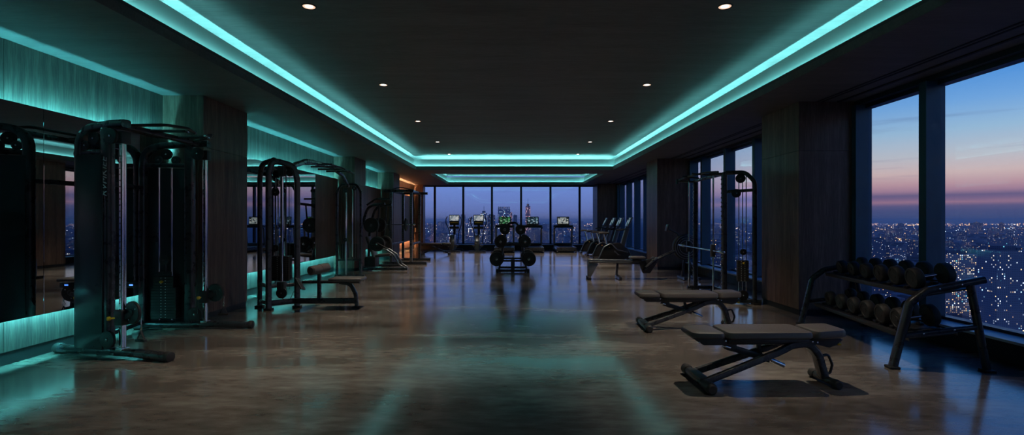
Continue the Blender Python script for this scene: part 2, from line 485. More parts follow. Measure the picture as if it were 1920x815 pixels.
MB().bx(bx0, bx1, YB-.06, YB+.1, ZG1, ZS+.02).bx(bx0, bx1, YB-.04, YB+.1, ZG0-.03, ZG0+.03).build('window_frame', M_['frame'], w, smooth=False)
MB().bx(bx0, bx1, YB-1.0, YB, ZG0-.03, ZG0).build('window_sill', M_['plinth'], w, smooth=False)
MB().bx(bx0, bx1, YB-.98, YB, 0, ZG0-.03).build('plinth', M_['plinth'], w, smooth=False)
for px in (815.5, 868.8, 922.5, 977, 1032, 1086.5, 1116):
    x = (px-960)*YB/960
    MB().bx(x-.048, x+.048, YB-.1, YB+.06, ZG0, ZG1, .004, 1).build('mullion', M_['frame'], w, smooth=False)
MB().bx(bx0, bx1, YB, YB+.012, ZG0, ZG1).build('pane', M_['glass'], w, smooth=False)

# linear air slots and blind track in the right-hand soffit
for k, xx in enumerate((4.33, 4.40)):
    o = MB().bx(xx, xx+.028, Y0, 23.5, ZS-.006, ZS).build('ceiling_air_slot', M_['slot'], smooth=False); o['kind'] = 'structure'
o = MB().bx(4.62, 4.66, Y0, 23.5, ZS-.012, ZS).build('blind_track', M_['slot'], smooth=False)
tag(o, 'thin black blind track running along the right window heads', 'track')

# downlights
def mk_down(loc, label, group, power, big=1.0):
    power *= 3.3
    t = thing('ceiling_downlight', label, 'downlight', loc, 0, group)
    if mk_down.src is None:
        MB().lathe([(.052, .02), (.060, -.004), (.072, -.008), (.078, -.004), (.078, .0), (.07, .004), (.056, .02)], (0, 0, 0), (0, 0, 1), 28).build('black_rim', M_['blackring'], t)
        MB().lathe([(.040, -.0015), (.060, -.005), (.062, -.001), (.040, .0)], (0, 0, 0), (0, 0, 1), 28).build('trim_ring', M_['ring'], t)
        MB().lathe([(0, -.0045), (.030, -.0045), (.040, -.0015), (.040, .0), (0, .0)], (0, 0, 0), (0, 0, 1), 28).build('lens', M_['lens'], t)
        mk_down.src = [c for c in t.children]
    else:
        for c in mk_down.src:
            d = c.copy(); C.objects.link(d); d.parent = t
    if power:
        ld = bpy.data.lights.new('downlight_beam', 'SPOT'); ld.energy = power; ld.color = (1, .82, .66)
        ld.spot_size = math.radians(76); ld.spot_blend = 1.0; ld.shadow_soft_size = .035
        lo = bpy.data.objects.new('downlight_beam', ld); C.objects.link(lo); lo.location = (0, 0, -.03); lo.parent = t
    return t
mk_down.src = None
nm = ['nearest', 'second', 'third', 'fourth', 'fifth and farthest']
for side, x, w_ in (('left', -2.05, 'left'), ('right', 2.15, 'right')):
    for k, y in enumerate((5.17, 8.16, 11.15, 14.1, 16.7)):
        mk_down((x, y, ZC), f'{nm[k]} round downlight of the {side} row in the main ceiling recess', 'ceiling downlights', (62, 62, 66, 78, 88)[k])
    for k, y in enumerate((2.2, -.8)):
        mk_down((x, y, ZC), f'round downlight of the {side} row above and behind the camera', 'ceiling downlights', 22)
mk_down((-1.7, 20.2, ZC), 'left round downlight in the small far ceiling recess', 'ceiling downlights', 90)
mk_down((1.85, 20.2, ZC), 'right round downlight in the small far ceiling recess', 'ceiling downlights', 90)
for sx in (-3.9, 3.75):
    for y in (10.6, 17.0, 21.5):
        pass
t = thing('smoke_detector', 'small round smoke detector on the ceiling strip between the two recesses', 'smoke detector', (.1, 17.9, ZS))
MB().lathe([(0, -.04), (.03, -.038), (.045, -.02), (.06, -.015), (.06, 0), (0, 0)], (0, 0, 0), (0, 0, 1), 24).build('housing', M_['steel'], t)

# ------------------------------------------------------------------ sky
wd = bpy.data.worlds.new('dusk'); sc.world = wd; wd.use_nodes = True
nt = wd.node_tree; nt.nodes.clear()
out = nt.nodes.new('ShaderNodeOutputWorld'); bg = N(nt, 'ShaderNodeBackground', Strength=.98)
tc = N(nt, 'ShaderNodeTexCoord'); sp = N(nt, 'ShaderNodeSeparateXYZ')
nt.links.new(tc.outputs['Generated'], sp.inputs[0])
def srgb(r, g, b):
    f = lambda c: c/12.92/255 if c/255 <= .04045 else ((c/255+.055)/1.055)**2.4
    return (f(r), f(g), f(b))
mr = N(nt, 'ShaderNodeMapRange'); mr.inputs[1].default_value = -.05; mr.inputs[2].default_value = .45
nt.links.new(sp.outputs[2], mr.inputs[0])
def zp(s): return (s+.05)/.5
rr_ = ramp(nt, [(zp(a), srgb(*c)) for a, c in ((-.05, (44, 52, 84)), (0, (66, 76, 114)), (.015, (76, 80, 120)), (.022, (94, 88, 124)), (.028, (152, 114, 134)), (.033, (120, 98, 130)), (.038, (104, 92, 126)), (.045, (160, 124, 144)), (.055, (184, 146, 154)), (.072, (202, 176, 174)), (.098, (182, 184, 192)), (.135, (148, 180, 206)), (.175, (110, 160, 212)), (.225, (66, 136, 208)), (.3, (38, 110, 192)), (.45, (26, 76, 150)))])
rb_ = ramp(nt, [(zp(a), srgb(*c)) for a, c in ((-.05, (44, 52, 84)), (0, (98, 106, 152)), (.02, (100, 116, 174)), (.065, (106, 132, 198)), (.14, (92, 124, 192)), (.26, (48, 80, 150)), (.45, (26, 50, 110)))])
nt.links.new(mr.outputs[0], rr_.inputs['Fac']); nt.links.new(mr.outputs[0], rb_.inputs['Fac'])
az = N(nt, 'ShaderNodeMapRange', interpolation_type='SMOOTHSTEP'); az.inputs[1].default_value = .12; az.inputs[2].default_value = .55
nt.links.new(sp.outputs[0], az.inputs[0])
mx = N(nt, 'ShaderNodeMix'); mx.data_type = 'RGBA'
nt.links.new(az.outputs[0], mx.inputs[0]); nt.links.new(rb_.outputs['Color'], mx.inputs[6]); nt.links.new(rr_.outputs['Color'], mx.inputs[7])
# long thin cloud banks
mp = N(nt, 'ShaderNodeMapping'); mp.inputs['Scale'].default_value = (2.2, 2.2, 34.); mp.inputs['Location'].default_value = (.35, .1, .8)
nt.links.new(tc.outputs['Generated'], mp.inputs['Vector'])
cn = N(nt, 'ShaderNodeTexNoise', Scale=1.6, Detail=5., Roughness=.55); nt.links.new(mp.outputs['Vector'], cn.inputs['Vector'])
cr = ramp(nt, [(.56, 0.), (.70, .8)]); nt.links.new(cn.outputs['Fac'], cr.inputs['Fac'])
# more cloud low down, none high up
zr = ramp(nt, [(zp(.0), .6), (zp(.06), .5), (zp(.16), .35), (zp(.24), 0.)]); nt.links.new(mr.outputs[0], zr.inputs['Fac'])
mm = N(nt, 'ShaderNodeMath', operation='MULTIPLY'); nt.links.new(cr.outputs['Color'], mm.inputs[0]); nt.links.new(zr.outputs['Color'], mm.inputs[1])
mx2 = N(nt, 'ShaderNodeMix'); mx2.data_type = 'RGBA'; mx2.inputs[7].default_value = (*srgb(74, 84, 130), 1)
nt.links.new(mm.outputs[0], mx2.inputs[0]); nt.links.new(mx.outputs[2], mx2.inputs[6])
nt.links.new(mx2.outputs[2], bg.inputs['Color'])
nt.links.new(bg.outputs[0], out.inputs[0])

# ------------------------------------------------------------------ camera
cd = bpy.data.cameras.new('camera'); cam = bpy.data.objects.new('camera', cd); C.objects.link(cam)
cd.sensor_fit = 'HORIZONTAL'; cd.sensor_width = 36; cd.lens = 18.0
cd.shift_y = 5.5/1920; cd.clip_end = 60000; cd.clip_start = .05
cam.location = (0, 0, CAMZ); cam.rotation_euler = (PI/2, 0, 0)
sc.camera = cam
sc.view_settings.view_transform = 'Standard'; sc.view_settings.look = 'None'
sc.view_settings.gamma = 1; sc.view_settings.use_curve_mapping = False
sc.view_settings.exposure = .4
sc.cycles.max_bounces = 8; sc.cycles.diffuse_bounces = 4; sc.cycles.glossy_bounces = 4
sc.cycles.transparent_max_bounces = 12; sc.cycles.sample_clamp_indirect = 4
sc.cycles.use_denoising = True; sc.cycles.volume_bounces = 1
# ------------------------------------------------------------------ the city below
GZ = -150
rc = random.Random(11)
warmlit = [(0, (1, .55, .22)), (.45, (1, .75, .45)), (.7, (1, .9, .75)), (.85, (.6, .8, 1)), (.95, (.2, .8, .9))]
coolit = [(0, (.75, .85, 1)), (.4, (1, .85, .65)), (.7, (.4, .75, 1)), (.85, (1, .6, .3))]
CM = [city_mat('city_facade_slate', (.10, .14, .21), warmlit, .10, 2.6, 2.6, 3.2),  # slate and blue wall albedo has haze tint mixed in
      city_mat('city_facade_blue', (.12, .17, .26), coolit, .09, 2.5, 2.6, 3.0),
      city_mat('city_facade_pale', (.30, .32, .38), warmlit, .08, 2.6, 2.5, 3.0)]
CMN = city_mat('apartment_facade', (.44, .43, .46), warmlit, .42, 2.6, 2.5, 3.4)
CMD = city_mat('dim_apartment_facade', (.26, .30, .36), coolit, .12, 2.4, 2.6, 2.8)
CMR = city_mat('pink_tower_facade', (.42, .24, .30), [(0, (1, .5, .5)), (.5, (1, .7, .6))], .6, 6, 7, 2.2)
CML = city_mat('bright_tower_facade', (.42, .42, .50), coolit, .45, 7, 9, 2.6)
def city_ground():
    m, nt, out = newmat('city_ground')
    b = N(nt, 'ShaderNodeBsdfPrincipled', Roughness=.9)
    tc = N(nt, 'ShaderNodeTexCoord'); no = N(nt, 'ShaderNodeTexVoronoi', Scale=.006); nt.links.new(tc.outputs['Object'], no.inputs['Vector'])
    r = ramp(nt, [(.1, (.12, .16, .23)), (.9, (.20, .25, .35))]); nt.links.new(no.outputs['Distance'], r.inputs['Fac'])  # distance haze painted into the bluish ground albedo
    nt.links.new(r.outputs['Color'], b.inputs['Base Color']); nt.links.new(b.outputs[0], out.inputs[0])
    return m
o = MB().bx(-60000, 60000, 200, 70000, GZ-5, GZ).bx(200, 60000, -30000, 200, GZ-5, GZ).build('city_ground', city_ground(), smooth=False)
o['kind'] = 'structure'

def gpt(px, py):
    """ground point seen at pixel (px, py) of the photograph"""
    y = (CAMZ-GZ)*960/(py-413); return ((px-960)*y/960, y)
def tower(px, pw, ytop, ybase, mat, label, depth=1.0, crown=None, name='city_tower', cat='tower', group=None, rz=0, steps=None):
    Y = (CAMZ-GZ)*960/(ybase-413); X = (px-960)*Y/960; W = pw*Y/960; H = (ybase-ytop)*Y/960; D = W*depth
    t = thing(name, label, cat, (X, Y+D/2, GZ), rz, group)
    mb = MB()
    if steps:
        for x0, x1, h in steps: mb.bx(x0*W, x1*W, -D/2, D/2, 0, h*H)
    else: mb.bx(-W/2, W/2, -D/2, D/2, 0, H)
    if crown == 'slot':
        mb.bx(-W*.56, W*.56, -D*.55, D*.55, H*.90, H*.93)
    mb.build('block', mat, t, smooth=False)
    m2 = MB()
    if crown == 'spire': m2.bx(-W*.25, W*.25, -D*.25, D*.25, H, H*1.06).cyl((0, 0, H*1.04), (0, 0, H*1.2), W*.03, 6)
    elif crown == 'fins':
        for k in range(6): m2.bx(-W/2+k*W/6+W*.03, -W/2+k*W/6+W*.12, -D/2, D/2, H, H*1.07)
    else: m2.bx(-W*.3, W*.12, -D*.3, D*.3, H, H+W*.12).bx(W*.2, W*.34, -D*.2, D*.1, H, H+W*.08)
    m2.build('roof_plant', CM[0], t, smooth=False)
    return t
# landmark towers seen through the back windows
tower(846, 14, 420, 462, CML, 'city tower standing behind the left elliptical trainer', crown='flat')
tower(868, 8, 402, 461, CM[2], 'slim pale city tower just right of the left elliptical trainer')
tower(882, 9, 408, 462, CML, 'bright banded city tower left of the right elliptical trainer')
tower(907, 12, 399, 463, CML, 'bright topped city tower directly behind the right elliptical trainer', crown='spire')
tower(921, 14, 403, 464, CM[0], 'broad dark city tower behind the mullion left of the plate rack')
tower(945, 23, 392, 460, CML, 'wide fin-crowned city skyscraper above the plate rack', crown='fins')
tower(958, 5, 398, 458, CMR, 'thin reddish city tower beside the fin-crowned skyscraper')
tower(966, 7, 403, 459, CM[1], 'small blue city tower right of the fin-crowned skyscraper')
tower(990, 9, 386, 456, CMR, 'tall pink-lit city skyscraper above the middle treadmill', crown='spire')
tower(1008, 10, 418, 458, CM[2], 'short pale city tower behind the middle treadmill')
tower(1052, 9, 421, 455, CM[1], 'short blue city tower behind the right treadmill')
tower(812, 8, 424, 460, CM[2], 'short pale city tower at the left end of the back windows')
# near apartment blocks through the right windows
tower(1806, 66, 477, 622, CMN, 'large apartment block with many warm lit windows through the right pane', .8, name='apartment_block', cat='building')
tower(1766, 22, 462, 600, CMD, 'narrow apartment tower beside the wide right window fin', 1, name='apartment_block', cat='building')
tower(1905, 70, 470, 660, CMD, 'dim dark apartment slab at the right edge of the view', .6, name='apartment_block', cat='building')
tower(1864, 26, 500, 640, CMD, 'narrow blue apartment block between the lit block and the right slab', 1, name='apartment_block', cat='building')
tower(1648, 26, 448, 520, CM[1], 'dim blocky tower in the left of the two near right panes', .8)
tower(1690, 20, 462, 530, CMD, 'dark tower beside the bright orange street glow', .8)
tower(1836, 14, 418, 440, CM[0], 'dark domed building on the horizon of the right pane', .8, crown='spire')
tower(1880, 5, 418, 438, CM[0], 'thin dark tower on the horizon at the far right', 1, crown='spire')
# the many ordinary buildings, each its own object
srcs = []
for k in range(9):
    W, D, H = rc.uniform(22, 44), rc.uniform(20, 40), [26, 34, 45, 60, 75, 30, 38, 52, 90][k]
    mb = MB().bx(-W/2, W/2, -D/2, D/2, 0, H).bx(-W*.2, W*.15, -D*.2, D*.2, H, H+4)
    if k % 3 == 0: mb.bx(W/2, W*.8, -D/2, D*.2, 0, H*.6)
    me_o = mb.build('city_building', CM[k % 3], smooth=False)
    srcs.append(me_o)
n = 0
used = []
while n < 280:
    if n < 120:
        px = rc.uniform(1600, 1960); py = 432 + (rc.random()**1.3)*205
    elif n < 160:
        px = rc.uniform(1285, 1420); py = 425+(rc.random()**1.6)*110
    else:
        px = rc.uniform(800, 1120); py = 424+(rc.random()**1.2)*44
    x, y = gpt(px, py)
    if any(abs(x-a) < 46 and abs(y-b) < 60 for a, b in used): continue
    used.append((x, y))
    k = rc.randrange(9) if y > 1500 else rc.choice((0, 1, 5, 6))
    s = srcs[k]
    if n < 9: o = srcs[n]; k = n
    else: o = s.copy(); C.objects.link(o)
    o.location = (x, y, GZ); o.rotation_euler = (0, 0, rc.choice((0, .2, -.3, .5)))
    f = max(1., y/4200.)
    o.scale = (f, f, min(f, 1.5))
    tag(o, 'ordinary city building with scattered lit windows, far below the gym windows', 'building', 'city buildings seen through the windows')
    n += 1

# street and distant lights: nobody could count them
def lights(name, label, col, st, num, fx, seed):
    r_ = random.Random(seed); verts = []; faces = []
    for i in range(num):
        px, py = fx(r_)
        x, y = gpt(px, py); d = math.hypot(x, y)
        s = d/960*r_.choice((.28, .34, .42, .6))
        z = GZ + r_.uniform(2, 26)
        b = len(verts)
        verts += [(x+s, y, z), (x-s, y, z), (x, y+s, z), (x, y-s, z), (x, y, z+s), (x, y, z-s)]
        faces += [(b+a, b+c, b+e) for a, c, e in ((0, 2, 4), (2, 1, 4), (1, 3, 4), (3, 0, 4), (2, 0, 5), (1, 2, 5), (3, 1, 5), (0, 3, 5))]
    me = bpy.data.meshes.new(name); me.from_pydata(verts, [], faces); me.materials.append(emit(name+'_glow', col, st, 'NONE'))
    o = bpy.data.objects.new(name, me); C.objects.link(o)
    tag(o, label, 'lights', None, 'stuff')
def anyx(r_):
    q = r_.random()
    return r_.uniform(795, 1160) if q < .42 else (r_.uniform(1280, 1425) if q < .55 else r_.uniform(1600, 1990))
def f_far(r_): return anyx(r_), 419.5+(r_.random()**1.5)*24
def f_mid(r_): return anyx(r_), 428+(r_.random()**1.2)*60
def f_near(r_): return r_.uniform(1600, 1990), 450+(r_.random())*180
lights('distant_amber_lights', 'countless amber street lights of the distant city', (1, .52, .22), 6., 1200, f_far, 1)
lights('distant_white_lights', 'countless white lights of the distant city', (.85, .88, 1), 4., 900, f_far, 2)
lights('street_amber_lights', 'scattered amber lights among the nearer city blocks', (1, .50, .2), 4., 480, f_mid, 3)
lights('street_white_lights', 'scattered white lights among the nearer city blocks', (.8, .9, 1), 2.8, 480, f_mid, 4)
lights('street_blue_lights', 'scattered blue lights among the nearer city blocks', (.15, .55, 1), 2.4, 190, f_mid, 5)
lights('low_amber_lights', 'amber lights on the streets below the right windows', (1, .48, .18), 2.2, 170, f_near, 6)
lights('low_white_lights', 'white lights on the streets below the right windows', (.75, .9, 1), 1.6, 150, f_near, 7)
def rowf(r_):
    k = r_.randrange(4)
    return [(r_.uniform(1700, 1728), 423.3), (r_.uniform(1768, 1850), 423.6), (r_.uniform(1620, 1728), 434+r_.uniform(-1, 1)), (r_.uniform(1650, 1690), 452+r_.uniform(-3, 6))][k]
lights('highway_amber_lights', 'rows of amber highway lights near the horizon on the right', (1, .5, .2), 9., 190, rowf, 8)

# low-rise blocks between the towers: an uncountable carpet of roofs
def lowrise():
    r_ = random.Random(21); verts = []; faces = []
    for i in range(5200):
        q = r_.random()
        if q < .55: px, py = r_.uniform(1600, 1990), 424+(r_.random()**1.5)*210
        elif q < .7: px, py = r_.uniform(1280, 1425), 422+(r_.random()**1.5)*110
        else: px, py = r_.uniform(790, 1165), 421+(r_.random()**1.3)*46
        x, y = gpt(px, py); f = max(1, y/1500)
        w, d, h = r_.uniform(5, 15)*f, r_.uniform(5, 13)*f, r_.uniform(4, 20)*min(f, 1.6)
        b = len(verts)
        verts += [(x+sx*w, y+sy*d, GZ+z) for z in (0, h) for sx, sy in ((-1, -1), (1, -1), (1, 1), (-1, 1))]
        faces += [(b+4, b+5, b+6, b+7)]+[(b+k, b+(k+1) % 4, b+4+(k+1) % 4, b+4+k) for k in range(4)]
    me = bpy.data.meshes.new('low_rise_blocks'); me.from_pydata(verts, [], faces)
    m, nt, out = newmat('low_rise_roofs')
    bb = N(nt, 'ShaderNodeBsdfPrincipled', Roughness=.85); ge = N(nt, 'ShaderNodeNewGeometry')
    r = ramp(nt, [(0, (.05, .07, .10)), (.5, (.16, .20, .28)), (1, (.36, .40, .48))])
    nt.links.new(ge.outputs['Random Per Island'], r.inputs['Fac']); nt.links.new(r.outputs['Color'], bb.inputs['Base Color'])
    nt.links.new(bb.outputs[0], out.inputs[0]); me.materials.append(m)
    o = bpy.data.objects.new('low_rise_blocks', me); C.objects.link(o)
    tag(o, 'carpet of countless low-rise city blocks between the taller buildings', 'buildings', None, 'stuff')
lowrise()

def haze():
    m, nt, out = newmat('city_haze')
    v = N(nt, 'ShaderNodeVolumeScatter', Density=5.5e-5, Anisotropy=.0)
    v.inputs['Color'].default_value = (.88, .92, 1, 1)
    nt.links.new(v.outputs[0], out.inputs['Volume'])
    poly = [(300, 60, GZ+1), (300, -9000, GZ+1), (45000, -9000, GZ+1), (45000, 45000, GZ+1), (-30000, 45000, GZ+1), (-30000, 300, GZ+1), (60, 300, GZ+1)]
    o = MB().prism(poly, (0, 0, 240)).build('city_haze', m, smooth=False)
    tag(o, 'thin blue dusk haze lying over the whole city', 'haze', None, 'stuff')
haze()
# ------------------------------------------------------------------ gym equipment
K = M_
def star_knob(t, p, ax, m, r=.018, name='knob'):
    p = V(p); ax = V(ax).normalized()
    return MB().cyl(p-ax*.02, p+ax*.012, r*.4, 10).lathe([(0, .01), (r*.6, .01), (r, .018), (r, .036), (r*.6, .045), (0, .046)], p, ax, 12).build(name, m, t)
def pulley(t, c, ax, r, w=.03, m=None, name='pulley'):
    c = V(c); ax = V(ax).normalized()
    o = MB().lathe([(0, -w*.6), (r*.22, -w*.6), (r*.25, -w*.5), (r*.9, -w*.5), (r, -w*.42), (r*.93, -w*.1), (r*.93, w*.1), (r, w*.42), (r*.9, w*.5), (r*.25, w*.5), (r*.22, w*.6), (0, w*.6)], c, ax, 26).build(name, m or K['dark'], t)
    MB().cyl(c-ax*w*.75, c+ax*w*.75, r*.09+.004, 10).build('axle_bolt', K['chrome'], o)
    return o

# ---- adjustable bench ----
def make_bench(label, loc, rz):
    t = thing('adjustable_bench', label, 'weight bench', loc, rz, 'adjustable benches')
    def pad(x0, x1, z0, z1, w, name, taper=None, sl=0):
        pts = []
        n = 8
        # rounded rectangle outline in XY then thickness with soft edges
        xc, L = (x0+x1)/2, (x1-x0)
        prof = rrect(L, w, .05, 5)
        mb = MB(); rings = []
        for dz, ins in ((0, .012), (.012, 0), (z1-z0-.025, 0), (z1-z0-.007, .008), (z1-z0, .028)):
            ring = []
            for (x, y) in prof:
                k = 1-ins/(L/2); q = 1-ins/(w/2)
                ww = 1.
                if taper: ww = taper[0]+(taper[1]-taper[0])*((x/L)+.5)
                ring.append(mb.bm.verts.new((xc+x*k, y*q*ww, z0+dz+sl*x)))
            rings.append(ring)
        m_ = len(prof)
        for A, B in zip(rings, rings[1:]):
            for k in range(m_): mb.bm.faces.new((A[k], A[(k+1) % m_], B[(k+1) % m_], B[k]))
        mb.bm.faces.new(rings[0][::-1]); mb.bm.faces.new(rings[-1])
        return mb.build(name, K['vinyl'], t)
    hp = pad(-.66, -.395, .405, .455, .36, 'head_pad', (.86, 1.0), 0)
    MB().prism([(-.65, -.12, .405), (-.56, -.12, .345), (-.37, -.12, .345), (-.37, -.12, .405)], (0, .24, 0), .004).build('tray', K['black'], hp)
    bp = pad(-.385, .315, .40, .46, .36, 'back_pad', None, 0)
    mb = MB().bx(-.37, .28, -.155, .155, .372, .402, .006).bx(-.40, .24, -.07, .07, .335, .375, .01)
    mb.prism([(-.34, -.03, .345), (-.32, -.03, .29), (-.28, -.03, .275), (-.25, -.03, .30), (-.25, -.03, .345)], (0, .06, 0), .003)
    mb.build('tray', K['black'], bp)
    sp_ = pad(.325, .605, .40, .468, .34, 'seat_pad', (.98, .82), .03)
    MB().bx(.33, .57, -.11, .11, .375, .402, .006).build('tray', K['black'], sp_)
    # frame: twin rails, gusset plate and curved rear leg
    mb = MB()
    for s in (-1, 1):
        mb.oval([(-.555, s*.13, .055), (.06, s*.085, .275), (.18, s*.075, .33), (.30, s*.07, .345)], .055, .04, (0, 1, 0), .12, .012)
    mb.build('rail', K['satin'], t)
    MB().prism([(.12, -.062, .375), (.62, -.062, .375), (.56, -.062, .325), (.50, -.062, .305), (.40, -.062, .34), (.22, -.062, .30), (.15, -.062, .30)], (0, .124, 0), .006).build('gusset_plate', K['black'], t)
    leg = MB().oval([(.26, 0, .335), (.37, 0, .325), (.44, 0, .23), (.49, 0, .05)], .06, .09, (0, 1, 0), .12, .016).build('rear_leg', K['satin'], t)
    # transport foot, front
    f = MB().cyl((-.56, -.27, .045), (-.56, .27, .045), .038, 20, .008).build('front_foot', K['satin'], t)
    for s in (-1, 1):
        MB().lathe([(0, -.045), (.03, -.045), (.044, -.03), (.046, .02), (.044, .05), (.038, .055), (0, .055)], (-.56, s*.255, .046), (0, s*-1, 0), 22).build('rubber_cap', K['rubber'], f)
    MB().bx(-.60, -.52, -.15, .15, .06, .088, .006).build('tread_plate', K['black'], f)
    r_ = MB().cyl((.50, -.17, .038), (.50, .17, .038), .030, 18, .006).build('rear_foot', K['satin'], t)
    for s in (-1, 1):
        MB().lathe([(0, -.03), (.025, -.03), (.036, -.02), (.038, .02), (.034, .04), (0, .04)], (.50, s*.16, .038), (0, -s, 0), 20).build('rubber_cap', K['rubber'], r_)
    MB().tube([(.46, -.0, .225), (.53, 0, .235), (.565, 0, .15), (.545, 0, .08), (.49, 0, .075)], .011, 10, .03).build('lift_handle', K['black'], t)
    lad = MB().bar((-.33, 0, .31), (.03, 0, .20), .05, .045, (0, 1, 0)).bar((-.06, .0, .35), (-.035, 0, .20), .03, .03, (0, 1, 0)).build('ladder_strut', K['black'], t)
    MB().cyl((.03, 0, .205), (.16, 0, .145), .018, 14, .003).build('chrome_tube', K['chrome'], lad, 'chrome tube end')
    MB().cyl((-.36, -.02, .318), (-.30, -.02, .30), .016, 12).build('chrome_collar', K['chrome'], lad)
    star_knob(t, (.575, -.02, .335), (1, -.3, -.15), K['yellow'], .013, 'release_knob')
    mb = MB()
    for x, z in ((-.60, .37), (-.40, .39), (.30, .38), (.34, .375)):
        mb.cyl((x, -.158 if x > -.5 else -.126, z), (x, -.166 if x > -.5 else -.132, z), .007, 10)
    mb.build('bolt', K['chrome'], t)
    return t
bench0 = make_bench('nearest black adjustable bench, lying flat in front of the dumbbell rack', (2.10, 4.25, 0), math.radians(1))
bench1 = dup(bench0, (2.22, 6.42, 0), math.radians(-1.5), 'second black adjustable bench, between the nearest bench and the smith machine')

# ---- dumbbell rack with dumbbells ----
RR = math.radians(-8)
rack = thing('dumbbell_rack', 'two-tier black tube dumbbell rack by the near right window', 'dumbbell rack', (4.0, 5.62, 0), RR)
HL = 1.0
for s in (-1, 1):
    nm_ = 'end_frame'
    f = MB().oval([(-.38, s*HL, .02), (-.245, s*HL, .60), (-.10, s*HL, .715), (.36, s*HL, .82)], .062, .075, (0, 1, 0), .12, .022, 7).build(nm_, K['satin'], rack)
    MB().oval([(.25, s*HL, .785), (.385, s*HL, .02)], .055, .06, (0, 1, 0), 0, .02).build('rear_leg', K['satin'], f)
    MB().oval([(-.30, s*HL, .30), (.335, s*HL, .40)], .045, .05, (0, 1, 0), 0, .015).build('lower_brace', K['satin'], f)
    mb = MB()
    for x, z in ((-.02, .735), (.16, .776), (.1, .37), (-.15, .33)):
        mb.cyl((x, s*HL-.04, z), (x, s*HL-.045, z), .008, 10)
    mb.build('bolt', K['chrome'], f)
    for x in (-.385, .39):
        MB().bx(x-.045, x+.045, s*HL-.05, s*HL+.05, 0, .022, .006).build('foot_plate', K['rubber'], f)
for nm_, xc, zc, tilt in (('upper_tray', .10, .70, .19), ('lower_tray', -.03, .30, .16)):
    mb = MB()
    R3 = Euler((0, -tilt, 0))
    mb.box((xc, 0, zc), (.40, 2*HL-.06, .014), R3, .003)
    c_, s_ = math.cos(tilt), math.sin(tilt)
    for e in (-1, 1):
        mb.box((xc+e*.2*c_, 0, zc+e*.2*s_), (.012, 2*HL-.06, .045), R3, .003)
    tr = mb.build(nm_, K['black'], rack)
    for k in range(7):
        yy = -.87+k*.29
        MB().box((xc-.12*c_, yy, zc-.12*s_+.018), (.05, .055, .03), R3, .008).build('saddle_block', K['black'], tr)
        MB().box((xc+.12*c_, yy, zc+.12*s_+.018), (.05, .055, .03), R3, .008).build('saddle_block', K['black'], tr)
RM = Matrix.Translation(V(rack.location)) @ Euler((0, 0, RR)).to_matrix().to_4x4()
dsrc = None
ord_ = ['first', 'second', 'third', 'fourth', 'fifth', 'sixth']
for tier, xc, zc, tilt in (('top', .10, .70, .19), ('bottom', -.03, .30, .16)):
    for k in range(6):
        yy = -.73+k*.285
        r = .102-k*.0045 if tier == 'top' else .106-k*.004
        p = RM @ V((xc-.01, yy, zc+.022+r))
        lb = f'{ord_[k]} dumbbell from the near end on the {tier} tier of the rack'
        ln = .13-k*.003
        d = thing('dumbbell', lb, 'dumbbell', p, RR, 'dumbbells on the two-tier rack')
        ax = V((math.cos(tilt), 0, math.sin(tilt)))
        for s in (-1, 1):
            c0 = ax*(s*(ln-.035))
            hd = MB().lathe([(0, 0), (r*.35, 0), (r*.92, .0), (r, .010), (r, .062), (r*.90, .076), (r*.74, .078), (r*.70, .072), (r*.3, .072), (r*.28, .076), (0, .076)], c0, ax*s, 34).build('head', K['rubber'], d)
        MB().cyl(ax*-(ln-.03), ax*(ln-.03), .015, 14, 0).build('handle', K['chrome'], d, 'knurled chrome handle')

# ---- weight stack helper ----
def stack(t, c, ux, w, d, z0, z1, n, pin=None, extra=None):
    """stacked plates centred at c (xy), width w along ux"""
    ux = V(ux).normalized(); uy = V((-ux.y, ux.x, 0)); rot = Euler((0, 0, math.atan2(ux.y, ux.x)))
    mb = MB(); h = (z1-z0)/n
    for k in range(n):
        ww = w if (extra is None or k < n*extra) else w*.80
        mb.box((c[0], c[1], z0+(k+.5)*h), (ww, d, h*.96), rot, .002, 1)
    o = mb.build('weight_stack', K['rubber'], t)
    mk = MB()
    for k in range(n):
        for e in (-1, 1):
            p = V((c[0], c[1], 0)) + ux*(e*.026) - uy*(d/2)*(1 if pin is None else pin)
            mk.box((p.x, p.y, z0+(k+.5)*h), (.012, .004, h*.2), rot)
    mk.build('weight_marking', K['ink'], o)
    return o

